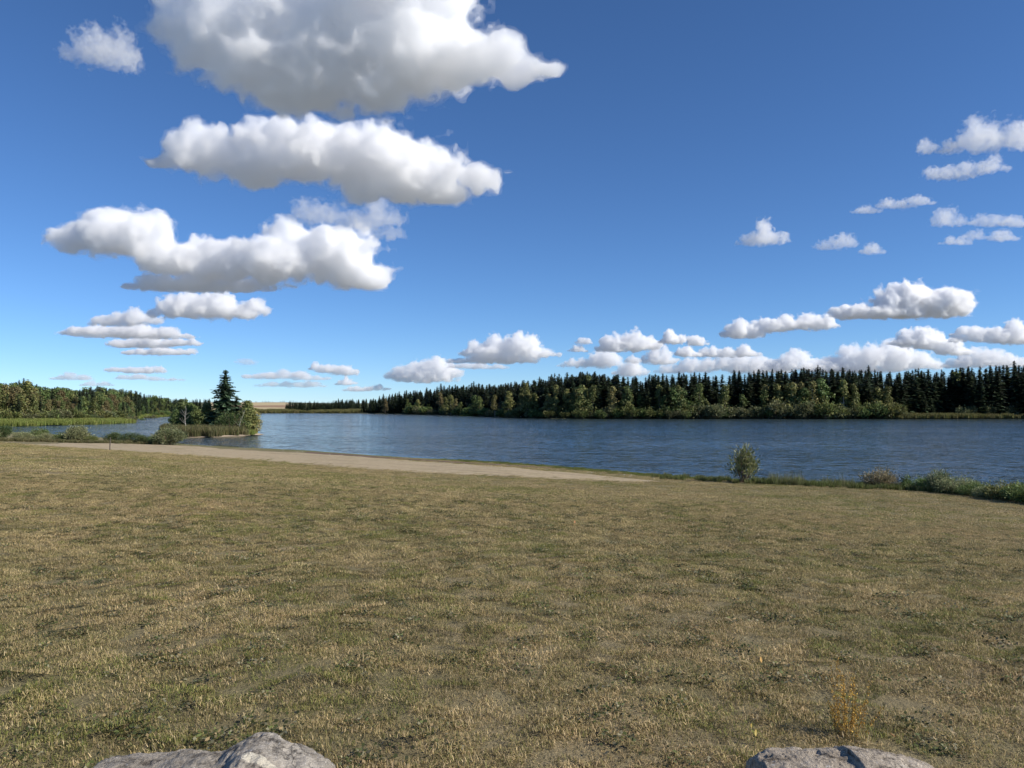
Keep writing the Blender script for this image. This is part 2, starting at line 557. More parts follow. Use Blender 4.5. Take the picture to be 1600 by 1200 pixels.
sheet('island_beach', [(258, 681.0), (300, 681.2), (340, 680.6), (380, 679.0), (406, 677.6), (411, 678.4)],
      [(258, 683.6), (300, 683.9), (340, 683.4), (380, 681.8), (404, 680.0), (412, 679.0)], ISAND, 60, 5, 0.05, 0.2, 6, 'thin pale sand rim in front of the island reeds')
FIELD_A = simple_ground('stubble_field', (0.40, 0.31, 0.17), (0.52, 0.42, 0.25), 0.02, 0.2, (1, 4, 1))
FIELD_B = simple_ground('ploughed_field', (0.28, 0.17, 0.10), (0.38, 0.25, 0.15), 0.02, 0.2, (1, 4, 1))
def field(name, pts, mat, label, lift=0.5):
    P = np.array(pts, dtype=float)
    n = 40; rows = 16
    u = np.linspace(0, 1, n)
    a = P[0] + (P[1] - P[0]) * u[:, None]; b = P[3] + (P[2] - P[3]) * u[:, None]
    v = np.linspace(0, 1, rows)
    G = (a[:, None] * (1 - v[None, :, None]) + b[:, None] * v[None, :, None]).reshape(-1, 2)
    z = zg(G) + lift
    i = (np.arange(n - 1)[:, None] * rows + np.arange(rows - 1)[None, :]).ravel()
    q = np.stack([i, i + rows, i + rows + 1, i + 1], 1)
    me = mesh_from(name, np.concatenate([G, z[:, None]], 1), q, mat, smooth=True)
    o = tag(obj(name, me), kind='structure'); o['label'] = label
def fx(px, d): return ((px - 800) / F * d, d)
field('stubble_field', [fx(330, 690), fx(462, 690), fx(468, 850), fx(330, 850)], FIELD_A, 'pale stubble field nearest the lake beyond the island')
field('ploughed_field', [fx(330, 858), fx(452, 858), fx(462, 980), fx(330, 980)], FIELD_B, 'reddish ploughed field on the distant slope')
field('stubble_field', [fx(320, 990), fx(466, 990), fx(446, 1620), fx(320, 1620)], FIELD_A, 'uppermost pale field strip below the distant treeline')
# ------------------------------------------------------------------ plant builders
def leaf_material(name, trans=0.3, hue=0.03, val=0.35, rough=0.6, spec=0.25):
    m = NT(name)
    att = m.n('ShaderNodeAttribute', attribute_name='tint')
    inf = m.n('ShaderNodeObjectInfo')
    hs = m.n('ShaderNodeHueSaturation')
    m.l(att.outputs['Color'], hs.inputs['Color'])
    r = inf.outputs['Random']
    m.l(m.math('ADD', m.math('MULTIPLY', r, hue), 0.5 - hue * 0.5), hs.inputs['Hue'])
    r2 = m.math('FRACT', m.math('MULTIPLY', r, 17.31))
    m.l(m.math('ADD', m.math('MULTIPLY', r2, val), 1.0 - val * 0.5), hs.inputs['Value'])
    b = m.n('ShaderNodeBsdfPrincipled')
    b.inputs['Roughness'].default_value = rough
    b.inputs['Specular IOR Level'].default_value = spec
    m.l(hs.outputs[0], b.inputs['Base Color'])
    t = m.n('ShaderNodeBsdfTranslucent')
    m.l(hs.outputs[0], t.inputs['Color'])
    mx = m.n('ShaderNodeMixShader', i_Fac=trans)
    m.l(b.outputs[0], mx.inputs[1]); m.l(t.outputs[0], mx.inputs[2])
    m.l(mx.outputs[0], m.out.inputs['Surface'])
    return m.mat

def bark_material(name, c0, c1, scale=(6, 6, 1.2)):
    m = NT(name)
    tc = m.n('ShaderNodeTexCoord').outputs['Object']
    n = m.noise(m.scaled(tc, scale), 1.0, 5, 0.65)
    b = m.n('ShaderNodeBsdfPrincipled')
    b.inputs['Roughness'].default_value = 0.9
    m.l(m.mix(m.ramp(n, [(0.35, 0.0), (0.65, 1.0)]), c0, c1), b.inputs['Base Color'])
    bp = m.n('ShaderNodeBump', i_Strength=0.5, i_Distance=0.03)
    m.l(n, bp.inputs['Height']); m.l(bp.outputs[0], b.inputs['Normal'])
    m.l(b.outputs[0], m.out.inputs['Surface'])
    return m.mat

NEEDLE = leaf_material('spruce_needles', 0.12, 0.03, 0.5)
LEAF = leaf_material('broad_leaves', 0.28, 0.04, 0.4)
WILLOW = leaf_material('willow_leaves', 0.28, 0.03, 0.2, 0.55, 0.22)
REED = leaf_material('reed_blades', 0.3, 0.02, 0.25)
BARK = bark_material('grey_brown_bark', (0.055, 0.042, 0.032), (0.16, 0.13, 0.10))
BIRCH = bark_material('pale_birch_bark', (0.30, 0.27, 0.22), (0.62, 0.58, 0.50), (3, 3, 9))
TWIG = bark_material('reddish_twigs', (0.10, 0.06, 0.04), (0.22, 0.15, 0.10))

def tube(path, radii, sides=6):
    """tapered tube along path (n,3); returns verts, quads"""
    path = np.asarray(path, float); n = len(path)
    tan = np.gradient(path, axis=0); tan /= np.linalg.norm(tan, axis=1)[:, None] + 1e-9
    ref = np.where(np.abs(tan[:, 2:3]) > 0.9, np.array([[1.0, 0, 0]]), np.array([[0, 0, 1.0]]))
    u = np.cross(tan, ref); u /= np.linalg.norm(u, axis=1)[:, None] + 1e-9
    v = np.cross(tan, u)
    a = np.arange(sides) * 2 * PI / sides
    V = path[:, None] + (u[:, None] * np.cos(a)[None, :, None] + v[:, None] * np.sin(a)[None, :, None]) * np.asarray(radii)[:, None, None]
    k = np.arange(sides)
    q = [np.stack([i * sides + k, i * sides + (k + 1) % sides, (i + 1) * sides + (k + 1) % sides, (i + 1) * sides + k], 1) for i in range(n - 1)]
    return V.reshape(-1, 3), np.concatenate(q)

class Geo:
    def __init__(self): self.v, self.q, self.c, self.n = [], [], [], 0
    def add(self, v, q, c=None):
        self.v.append(v); self.q.append(np.asarray(q) + self.n); self.n += len(v)
        if c is not None: self.c.append(np.broadcast_to(c, (len(v), 3)))
        return self
    def mesh(self, name, mat, smooth=False):
        me = mesh_from(name, np.concatenate(self.v), np.concatenate(self.q), mat, smooth)
        if self.c: vcol(me, np.concatenate(self.c))
        return me

def leaf_quads(centers, axes, side, length, width, cols):
    """kite-shaped leaves: centers (n,3), axes/side unit (n,3)"""
    n = len(centers)
    L = (np.asarray(length) * np.ones(n))[:, None]; W = (np.asarray(width) * np.ones(n))[:, None]
    a, s = axes, side
    v = np.stack([centers - a * L * 0.5, centers + s * W * 0.5 - a * L * 0.05, centers + a * L * 0.5, centers - s * W * 0.5 - a * L * 0.05], 1)
    q = np.arange(4 * n).reshape(n, 4)
    return v.reshape(-1, 3), q, np.repeat(cols, 4, axis=0)

def unit(v): return v / (np.linalg.norm(v, axis=-1, keepdims=True) + 1e-9)
def rand_unit(r, n): return unit(r.normal(size=(n, 3)))

def pick_cols(r, n, palette, jitter=0.25):
    p = np.array(palette)[r.integers(0, len(palette), n)]
    return np.clip(p * (1 + jitter * r.normal(size=(n, 1))), 0.004, 1)

SPRUCE_COL = [(0.027, 0.046, 0.022), (0.038, 0.06, 0.026), (0.05, 0.07, 0.03), (0.032, 0.052, 0.03)]
def spruce_meshes(seed, whorls=22, per=6, sprays=4, radius=0.17, bare=0.06, cols=SPRUCE_COL, droop=0.5, fine=1.0, power=0.75):
    """unit-height spruce: trunk mesh and needle crown"""
    r = np.random.default_rng(seed)
    zz = np.linspace(0, 0.985, 9)
    path = np.stack([0.006 * np.sin(zz * 7 + seed), 0.006 * np.cos(zz * 5 + seed), zz], 1)
    g = Geo(); g.add(*tube(path, 0.0135 * (1 - zz) + 0.0012, 7))
    crown = Geo()
    levels = bare + (0.985 - bare) * np.linspace(0, 1, whorls) ** 0.92
    C, A, S, L, W, K = [], [], [], [], [], []
    for li, z in enumerate(levels):
        t = (z - bare) / (1 - bare)
        env = radius * max(0.03, (1 - t) ** power) * (0.8 if t < 0.06 else 1.0)
        m = max(3, int(per * (0.6 + 0.5 * (1 - t)) + r.uniform(0, 1)))
        a0 = r.uniform(0, 2 * PI)
        for b in range(m):
            a = a0 + 2 * PI * b / m + r.normal() * 0.25
            ln = env * r.uniform(0.62, 1.18)
            if r.random() < 0.07: continue
            d = np.array([math.cos(a), math.sin(a), 0])
            dz0 = r.uniform(0.05, 0.3) * (1 if t > 0.5 else -0.3) + (0.5 if t > 0.9 else 0)
            root = np.array([0, 0, z])
            end = root + d * ln + np.array([0, 0, ln * (dz0 - droop * (1 - t))])
            g2 = tube(np.stack([root, (root + end) / 2 + [0, 0, ln * 0.04], end]), [0.0028 * (1 - t) + 0.0006, 0.0016, 0.0004], 3)
            g.add(*g2)
            ns = max(2, int(sprays * (0.5 + 0.6 * (1 - t))))
            for k in range(ns):
                u = (k + r.uniform(0.2, 1.0)) / ns
                c = root + (end - root) * u + np.array([0, 0, ln * 0.04 * (1 - abs(2 * u - 1)) - 0.01 * fine])
                side_a = r.choice([-1, 1]) * r.uniform(0.15, 0.95)
                ax = unit(np.array([math.cos(a + side_a), math.sin(a + side_a), r.normal() * 0.22 - 0.32 * droop]))
                nn = unit(np.array([r.normal() * 0.35, r.normal() * 0.35, 1.0]))
                C.append(c); A.append(ax); S.append(unit(np.cross(ax, nn)))
                L.append(env * r.uniform(0.5, 0.85) * fine + 0.024); W.append(env * r.uniform(0.2, 0.36) * fine + 0.013)
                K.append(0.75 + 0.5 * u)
    for z in np.linspace(bare, 0.97, int(whorls * 3.2)):           # dense inner needles round the stem
        t = (z - bare) / (1 - bare); env = radius * max(0.05, (1 - t) ** power)
        a = r.uniform(0, 2 * PI)
        C.append(np.array([math.cos(a) * env * 0.22, math.sin(a) * env * 0.22, z])); A.append(unit(np.array([math.cos(a) * 0.6, math.sin(a) * 0.6, -0.6 + r.normal() * 0.3])))
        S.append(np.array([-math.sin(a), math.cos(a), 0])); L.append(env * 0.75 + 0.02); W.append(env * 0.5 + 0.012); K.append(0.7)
    C.append(np.array([0, 0, 0.985])); A.append(np.array([0, 0, 1.0])); S.append(np.array([1.0, 0, 0])); L.append(0.05); W.append(0.012); K.append(1.0)
    n = len(C)
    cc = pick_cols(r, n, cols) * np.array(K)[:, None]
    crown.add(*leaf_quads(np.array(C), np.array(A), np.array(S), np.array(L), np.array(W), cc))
    top = np.array([[0, 0, 0.985]])
    return g.mesh('trunk', BARK, True), crown.mesh('crown', NEEDLE)

def broad_meshes(seed, palette, width=0.6, base=0.18, lobes=16, leaves=900, leaf=0.035, bark=BARK, mat=LEAF, lean=0.0, trunk_r=0.018, top_narrow=0.5, gap=0.0):
    """unit-height broadleaf tree: forked trunk with limbs, crown of separate leaf clumps"""
    r = np.random.default_rng(seed)
    g = Geo()
    zz = np.linspace(0, 0.82, 8)
    path = np.stack([lean * zz + 0.012 * np.sin(zz * 6 + seed), 0.012 * np.cos(zz * 5 + seed * 2), zz], 1)
    g.add(*tube(path, trunk_r * (1 - zz / 0.9) + 0.003, 7))
    C = []
    for i in range(lobes):
        t = (i + r.uniform(0, 1)) / lobes
        z = base + (1 - base) * (0.08 + 0.86 * t)
        prof = math.sin(PI * min(1, max(0.03, 0.16 + 0.84 * t)) ** top_narrow) if top_narrow != 1 else math.sin(PI * t)
        prof = max(0.15, prof)
        rad = width * 0.5 * prof * r.uniform(0.25, 0.85)
        a = r.uniform(0, 2 * PI)
        c = np.array([lean * z + rad * math.cos(a), rad * math.sin(a), z])
        sr = r.uniform(0.11, 0.2) * (width + 0.35) * (1.15 - 0.5 * t)
        C.append((c, sr))
        s = np.array([lean * (z * 0.6), 0, max(base * 0.6, z - r.uniform(0.1, 0.25))])
        g.add(*tube(np.stack([s, (s + c) / 2 + [0, 0, -0.02], c]), [trunk_r * 0.45, trunk_r * 0.28, 0.0015], 4))
    P, N, K = [], [], []
    per = max(8, leaves // lobes)
    for c, sr in C:
        d = rand_unit(r, per)
        rr = sr * (0.45 + 0.6 * r.random((per, 1)) ** 0.6)
        p = c + d * rr * np.array([1, 1, 0.78])
        P.append(p); N.append(d)
        shade = r.uniform(0.75, 1.25)
        K.append(np.full(per, shade))
    P, N, K = np.concatenate(P), np.concatenate(N), np.concatenate(K)
    keep = (P[:, 2] > base * 0.55) & (P[:, 2] < 1.0)
    P, N, K = P[keep], N[keep], K[keep]
    n = len(P)
    nn = unit(N + 0.7 * rand_unit(r, n) + np.array([0, 0, 0.4]))
    ax = unit(np.cross(nn, rand_unit(r, n)))
    cols = pick_cols(r, n, palette, 0.18) * K[:, None]
    cg = Geo()
    cg.add(*leaf_quads(P, ax, np.cross(nn, ax), leaf * r.uniform(0.7, 1.4, n), leaf * r.uniform(0.5, 0.95, n), cols))
    return g.mesh('trunk', bark, True), cg.mesh('crown', mat)

def shrub_meshes(seed, palette, width=1.3, stems=14, leaves=1500, leaf=0.06, aspect=0.45, mat=WILLOW, bark=TWIG, upright=0.6, bottom=0.05, lumps=11, dome=0.65):
    """unit-height many-stemmed bush"""
    r = np.random.default_rng(seed)
    g = Geo()
    tips = []
    for i in range(stems):
        a = r.uniform(0, 2 * PI); rad = width * 0.5 * math.sqrt(r.random())
        h = (1 - 0.55 * (rad / (width * 0.5)) ** 2) * r.uniform(0.75, 1.0)
        e = np.array([rad * math.cos(a), rad * math.sin(a), h])
        s = np.array([e[0] * 0.18, e[1] * 0.18, 0])
        mid = (s + e) / 2 + np.array([e[0] * 0.12, e[1] * 0.12, 0.06])
        g.add(*tube(np.stack([s, mid, e]), [0.014, 0.009, 0.002], 4))
        tips.append((s, mid, e))
    ti = r.integers(0, stems, leaves)
    T = np.array(tips)[ti]                                           # (n, 3, 3)
    u = (r.uniform(bottom, 1.02, leaves) ** 0.75)[:, None]
    q = T[:, 0] * (1 - u) ** 2 + 2 * T[:, 1] * u * (1 - u) + T[:, 2] * u * u
    off = r.normal(size=(leaves, 3)) * np.array([1, 1, 0.8]) * (0.045 + 0.055 * u) * (0.7 + 0.5 * width)
    P = q + off
    D = unit(T[:, 2] - T[:, 0]) * upright + off * 5
    nl = int(leaves * dome)
    if nl:                                                           # rounded leafy lumps that close the bush
        cen = []
        for k in range(lumps):
            a_ = r.uniform(0, 2 * PI); rd = math.sqrt(r.random()) * 0.8
            cen.append((math.cos(a_) * rd * width * 0.5, math.sin(a_) * rd * width * 0.5, (1 - 0.62 * rd * rd) * r.uniform(0.45, 0.78)))
        cen = np.array(cen)[r.integers(0, lumps, nl)]
        dn = rand_unit(r, nl)
        P[:nl] = cen + dn * np.array([0.30 * (width ** 0.5), 0.30 * (width ** 0.5), 0.26]) * (0.55 + 0.5 * r.random((nl, 1)))
        D[:nl] = dn + np.array([0, 0, upright * 0.6])
    P[:, 2] = np.maximum(P[:, 2], 0.02)
    ax = unit(D + 0.45 * rand_unit(r, len(P)))
    sd = unit(np.cross(ax, rand_unit(r, len(P))))
    lump = fbm(P * 3.5, 2, seed=seed)
    cols = pick_cols(r, len(P), palette, 0.2) * (1 + 0.35 * lump)[:, None]
    cg = Geo()
    n = len(P)
    cg.add(*leaf_quads(P, ax, sd, leaf * r.uniform(0.7, 1.4, n), leaf * aspect * r.uniform(0.7, 1.3, n), cols))
    return g.mesh('stems', bark, True), cg.mesh('foliage', mat)

def blade_mesh(seed, n, area, hgt, wid, palette, mat, name, bend=0.35, shape='square', heads=0.0, head_col=(0.3, 0.22, 0.12)):
    """a patch of grass or reed blades over area (ax, ay)"""
    r = np.random.default_rng(seed)
    x = r.uniform(-0.5, 0.5, n) * area[0]; y = r.uniform(-0.5, 0.5, n) * area[1]
    h = r.uniform(*hgt, n)
    a = r.uniform(0, 2 * PI, n)
    dirx, diry = np.cos(a), np.sin(a)
    lean = np.abs(r.normal(0, bend, n))
    b = r.uniform(0, 2 * PI, n)
    wx, wy = -diry, dirx
    w = wid * r.uniform(0.6, 1.4, n) * 0.5
    base = np.stack([x, y, np.full(n, -0.006)], 1)
    W = np.stack([wx, wy, np.zeros(n)], 1) * w[:, None]
    mid = base + np.stack([dirx * lean * h * 0.35, diry * lean * h * 0.35, h * 0.6], 1)
    tip = base + np.stack([dirx * lean * h, diry * lean * h, h * np.sqrt(np.maximum(0.08, 1 - 0.5 * lean ** 2))], 1)
    V = np.stack([base - W, base + W, mid + W * 0.8, mid - W * 0.8, tip], 1).reshape(-1, 3)
    i = np.arange(n) * 5
    quads = np.stack([i, i + 1, i + 2, i + 3], 1)
    tris = np.stack([i + 3, i + 2, i + 4], 1)
    c = pick_cols(r, n, palette, 0.2)
    me = mesh_from(name, V, [quads, tris], mat)
    vcol(me, np.repeat(c, 5, axis=0))
    return me

def instancer(name, pts, rot, scl, idx, meshes, mat, label, kind='stuff'):
    """one object that scatters a few source meshes over points (geometry nodes)"""
    src = bpy.data.collections.new(name + '_sources')
    for k, me in enumerate(meshes):
        if isinstance(me, tuple):                     # trunk and crown joined for far copies
            parts = me
            vs_, qs_, cs_, mi_ = [], [], [], []
            nm = bpy.data.meshes.new(name)
            import bmesh
            bm = bmesh.new()
            for j, p in enumerate(parts):
                n0 = len(bm.faces)
                bm.from_mesh(p)
                bm.faces.ensure_lookup_table()
                for f in bm.faces[n0:]: f.material_index = j
            bm.to_mesh(nm); bm.free()
            for p in parts: nm.materials.append(p.materials[0])
            me = nm
        src.objects.link(bpy.data.objects.new('%s_%02d' % (name, k), me))
    pm = bpy.data.meshes.new(name)
    pts = np.ascontiguousarray(pts, np.float32)
    pm.vertices.add(len(pts)); pm.vertices.foreach_set('co', pts.ravel())
    a = pm.attributes.new('rot', 'FLOAT_VECTOR', 'POINT'); a.data.foreach_set('vector', np.ascontiguousarray(rot, np.float32).ravel())
    a = pm.attributes.new('scl', 'FLOAT_VECTOR', 'POINT'); a.data.foreach_set('vector', np.ascontiguousarray(scl, np.float32).ravel())
    a = pm.attributes.new('pick', 'INT', 'POINT'); a.data.foreach_set('value', np.ascontiguousarray(idx, np.int32))
    o = obj(name, pm)
    ng = bpy.data.node_groups.new(name + '_scatter', 'GeometryNodeTree')
    ng.interface.new_socket('Geometry', in_out='INPUT', socket_type='NodeSocketGeometry')
    ng.interface.new_socket('Geometry', in_out='OUTPUT', socket_type='NodeSocketGeometry')
    N = ng.nodes; Lk = ng.links
    gi, go = N.new('NodeGroupInput'), N.new('NodeGroupOutput')
    ci = N.new('GeometryNodeCollectionInfo'); ci.inputs[0].default_value = src
    ci.inputs['Separate Children'].default_value = True; ci.inputs['Reset Children'].default_value = True
    iop = N.new('GeometryNodeInstanceOnPoints'); iop.inputs['Pick Instance'].default_value = True
    def named(nm, ty):
        nd = N.new('GeometryNodeInputNamedAttribute'); nd.data_type = ty; nd.inputs['Name'].default_value = nm
        return nd.outputs['Attribute']
    Lk.new(gi.outputs[0], iop.inputs['Points']); Lk.new(ci.outputs[0], iop.inputs['Instance'])
    Lk.new(named('pick', 'INT'), iop.inputs['Instance Index'])
    e2r = N.new('FunctionNodeEulerToRotation'); Lk.new(named('rot', 'FLOAT_VECTOR'), e2r.inputs[0])
    Lk.new(e2r.outputs[0], iop.inputs['Rotation']); Lk.new(named('scl', 'FLOAT_VECTOR'), iop.inputs['Scale'])
    Lk.new(iop.outputs[0], go.inputs[0])
    md = o.modifiers.new('scatter', 'NODES'); md.node_group = ng
    tag(o, label, None, None, kind)
    return o

def plant(name, meshes, names, loc, h, rz, label, cat, group, squash=1.0):
    root = empty(name, loc, rz, (h * squash, h * squash, h))
    for nm, me in zip(names, meshes):
        obj(nm, me, root)
    return tag(root, label, cat, group)
TC = ('trunk', 'crown')
SF = ('stems', 'foliage')

# palettes
OLIVE = [(0.10, 0.115, 0.036), (0.13, 0.14, 0.045), (0.08, 0.10, 0.032), (0.16, 0.155, 0.055)]
GOLD = [(0.19, 0.18, 0.06), (0.15, 0.15, 0.05), (0.22, 0.20, 0.07), (0.12, 0.13, 0.045)]
RUST = [(0.145, 0.118, 0.05), (0.12, 0.105, 0.045), (0.17, 0.14, 0.062), (0.10, 0.098, 0.04)]
GREEN = [(0.075, 0.11, 0.034), (0.095, 0.13, 0.04), (0.06, 0.09, 0.028), (0.12, 0.145, 0.048)]
GREY = [(0.135, 0.15, 0.07), (0.17, 0.18, 0.085), (0.105, 0.12, 0.052), (0.20, 0.20, 0.105)]
DARKG = [(0.045, 0.066, 0.024), (0.055, 0.078, 0.028), (0.07, 0.088, 0.034)]
# ------------------------------------------------------------------ far shores: forest
SPR = [spruce_meshes(200 + k, 26, 6, 5, [0.15, 0.165, 0.14, 0.175, 0.155][k], [0.05, 0.10, 0.16, 0.04, 0.12][k], droop=[0.5, 0.35, 0.6, 0.45, 0.5][k], power=[0.6, 0.68, 0.55, 0.65, 0.6][k]) for k in range(5)]
def bright(p, k): return [tuple(c_ * k for c_ in q_) for q_ in p]
OLIVE_, GOLD_, RUST_, GREEN_ = OLIVE, GOLD, RUST, GREEN
OLIVE, GOLD, RUST, GREEN = bright(OLIVE, 1.3), bright(GOLD, 1.15), bright(RUST, 1.25), bright(GREEN, 1.3)
BRO = {'olive': [broad_meshes(300 + k, OLIVE, [0.5, 0.62][k], 0.14, 18, 1100, 0.05) for k in range(2)],
       'gold': [broad_meshes(310 + k, GOLD, [0.42, 0.55][k], 0.16, 18, 1100, 0.05, bark=BIRCH) for k in range(2)],
       'rust': [broad_meshes(320 + k, RUST, [0.5, 0.66][k], 0.12, 18, 1100, 0.05) for k in range(2)],
       'green': [broad_meshes(330 + k, GREEN, [0.55, 0.7][k], 0.12, 18, 1100, 0.05) for k in range(2)]}
BUSH = {'grey': [shrub_meshes(400 + k, GREY, 1.5, 16, 1300, 0.13, 0.6, LEAF) for k in range(2)],
        'green': [shrub_meshes(410 + k, GREEN, 1.4, 16, 1300, 0.13, 0.6, LEAF) for k in range(2)],
        'olive': [shrub_meshes(420 + k, OLIVE, 1.4, 16, 1300, 0.13, 0.6, LEAF) for k in range(2)]}

OLIVE, GOLD, RUST, GREEN = OLIVE_, GOLD_, RUST_, GREEN_
def walk(poly, spacing, r, jitter=0.3):
    d = np.concatenate([[0], np.cumsum(np.linalg.norm(np.diff(poly, axis=0), axis=1))])
    s = np.arange(0, d[-1], spacing) + r.uniform(-jitter, jitter, int(np.ceil(d[-1] / spacing))) * spacing
    s = np.clip(s, 0, d[-1] - 1e-3)
    P = np.stack([np.interp(s, d, poly[:, 0]), np.interp(s, d, poly[:, 1])], 1)
    i = np.clip(np.searchsorted(d, s) - 1, 0, len(poly) - 2)
    t = unit(poly[i + 1] - poly[i])
    return P, np.stack([-t[:, 1], t[:, 0]], 1)

def to_px(P, z):
    v = np.stack([P[:, 0], P[:, 1], z - CAM_Z], 1)
    dep = v[:, 1] * _cp + v[:, 2] * _sp
    return 800 + F * v[:, 0] / dep, 600 - F * (-v[:, 1] * _sp + v[:, 2] * _cp) / dep

SKY_R = np.array([(380, 634), (450, 632), (545, 630), (580, 624), (620, 619), (660, 613), (700, 607), (740, 603), (800, 601), (830, 598), (870, 593), (905, 587), (925, 584),
                  (950, 589), (1000, 590), (1040, 589), (1100, 586), (1140, 583), (1200, 580), (1280, 578), (1340, 578), (1385, 582), (1400, 586), (1425, 579),
                  (1470, 580), (1500, 577), (1540, 573), (1600, 570), (1700, 566), (1900, 562)], float)
def top_h(P, z, sky, dy):
    px, _ = to_px(P, z)
    py = np.interp(px, sky[:, 0], sky[:, 1]) + dy
    dep = P[:, 1]
    ztop = CAM_Z + dep * (HORIZON - py) / F
    return px, ztop - z

r = np.random.default_rng(11)
shoreR = dense(np.concatenate([W_FAR[-1:], W_RIGHT]), 4.0)
spr = []                      # (x, y, z, h, px, row)
for row in range(7):
    P, N = walk(shoreR, 3.7 if row < 5 else 5.0, r, 0.45)
    # land lies on the left-hand side of the walking direction (towards +y)
    N = np.where((N[:, 1:2] < 0), -N, N)
    px0, _ = to_px(P, np.zeros(len(P)))
    off = 8 + row * 5.5 + r.uniform(-2, 2, len(P)) + np.where((px0 > 1390) & (px0 < 1540), 9, 0)
    P = P + N * off[:, None]
    z = zg(P)
    dy = r.normal(0, 3.3, len(P)) + (r.uniform(6, 24, len(P)) if row == 0 else (r.uniform(1, 10, len(P)) if row == 1 else 0))
    px, h = top_h(P, z, SKY_R, dy)
    gap = (np.abs(px - 1398) < 4) & (row > 1)
    scale = np.interp(px, [545, 800, 1000], [0.55, 0.85, 1.0])
    for k in range(len(P)):
        if gap[k] or h[k] < 3.0 or px[k] > 1750: continue
        if row == 0 and px[k] < 1390 and r.random() < 0.35: continue
        spr.append((P[k, 0], P[k, 1], z[k], min(h[k], 27), px[k], row))
spr.sort(key=lambda t: (t[5] > 3, -(t[3] / math.hypot(t[0], t[1])) * (1.0 if t[5] < 4 else 0.5) * (1.0 if -60 < t[4] < 1640 else 0.2)))
for k, (x, y, z, h, px, row) in enumerate(spr[:210]):
    v = int(r.integers(0, 5))
    plant('spruce_tree', SPR[v], TC, (x, y, z - 0.1), h, r.uniform(0, 6.28), 'tall dark spruce in the dense forest along the far shore', 'spruce tree',
          'spruces of the far shore forest', r.uniform(1.3, 1.85))
rest = spr[210:]
if rest:
    A = np.array(rest)
    sc = A[:, 3:4] * np.stack([r.uniform(1.35, 1.85, len(A))] * 2 + [np.ones(len(A))], 1)
    instancer('forest', A[:, :3] - [0, 0, 0.1], np.stack([np.zeros(len(A)), np.zeros(len(A)), r.uniform(0, 6.28, len(A))], 1), sc,
              r.integers(0, 5, len(A)), SPR, None, 'dark rear mass of spruce forest behind the front trees of the far shore')

ug = []
for off in (12, 18, 25, 33, 42):
    P, N = walk(shoreR, 4.5, r, 0.5)
    N = np.where((N[:, 1:2] < 0), -N, N)
    P = P + N * (off + r.uniform(-2, 2, (len(P), 1)))
    px, h = top_h(P, zg(P), SKY_R, 0)
    ug += [(*p_, z_, hh * r.uniform(0.25, 0.62)) for p_, z_, hh in zip(P, zg(P), h) if hh > 3]
A = np.array(ug)
instancer('undergrowth', A[:, :3] - [0, 0, 0.1], np.stack([np.zeros(len(A)), np.zeros(len(A)), r.uniform(0, 6.28, len(A))], 1), A[:, 3:4] * np.array([[1.7, 1.7, 1.0]]),
          r.integers(0, 5, len(A)), SPR, None, 'dark young growth filling the far forest between the trunks')
# broadleaf trees and bushes in front of the spruces: px, top py, kind
def right_d(px): return float(np.interp(px, *zip(*sorted([(to_px(p[None], np.zeros(1))[0][0], p[1]) for p in shoreR]))))
LBL_B = {'olive': 'olive-green', 'gold': 'yellowing pale-trunked', 'rust': 'rusty brown', 'green': 'fresh green'}
def far_tree(px, top, kind, off, label, group, squash=1.0):
    d = right_d(px) + off
    x = (px - 800) / F * d
    z = zg([[x, d]])[0]
    h = CAM_Z + d * (HORIZON - top) / F - z
    m = BRO[kind][int(r.integers(0, 2))]
    plant('broadleaf_tree', m, TC, (x, d, z - 0.05), h, r.uniform(0, 6.28), label, 'tree', group, squash)
GB = 'broadleaf trees at the edge of the far forest'
for px, top, kind, lab in [
    (688, 612, 'rust', 'rusty brown broad tree standing out of the receding far forest edge'),
    (712, 622, 'rust', 'low rusty tree at the water edge beside the broad rusty tree'),
    (602, 622, 'rust', 'small brownish tree on the distant forest point'),
    (773, 616, 'gold', 'small yellowish tree low in the dark forest near the reed islet'),
    (820, 596, 'olive', 'pale olive tree poking above the forest skyline'),
    (868, 600, 'gold', 'yellowish tree high in the forest before the skyline hump'),
    (885, 606, 'olive', 'olive tree just beside the highest yellowish forest tree'),
    (918, 583, 'green', 'bushy treetop forming the skyline hump of the far forest'),
    (912, 604, 'gold', 'yellow-leaved birch under the skyline hump'),
    (957, 602, 'gold', 'slim pale birch among spruces'),
    (980, 606, 'olive', 'slim olive birch beside the slim pale birch'),
    (1030, 600, 'gold', 'tall golden birch lit by the sun in mid forest'),
    (1044, 604, 'gold', 'second golden birch leaning on the tall golden one'),
    (1060, 600, 'olive', 'olive broadleaf tree right of the golden birches'),
    (1196, 600, 'gold', 'golden round tree near the far bushes'),
    (1213, 598, 'gold', 'tall yellow-green tree above the round willow bushes'),
    (1252, 596, 'gold', 'large yellow-green tree with visible pale limbs'),
    (1268, 600, 'olive', 'olive companion of the large yellow-green tree'),
    (1284, 608, 'gold', 'thin birch between two broad yellow-green trees'),
    (1318, 592, 'gold', 'broad high yellow-green crown before the dark spruce wall'),
    (1334, 598, 'olive', 'olive tree beside the broad high yellow-green crown'),
    (1000, 616, 'green', 'low green tree half hidden in shore bushes'),
    (1497, 578, 'olive', 'rounded grey-olive treetop between spruces')]:
    far_tree(px, top, kind, 6 + r.uniform(0, 3) + (16 if px in (918, 820, 1497) else 0), lab, GB, 0.9)

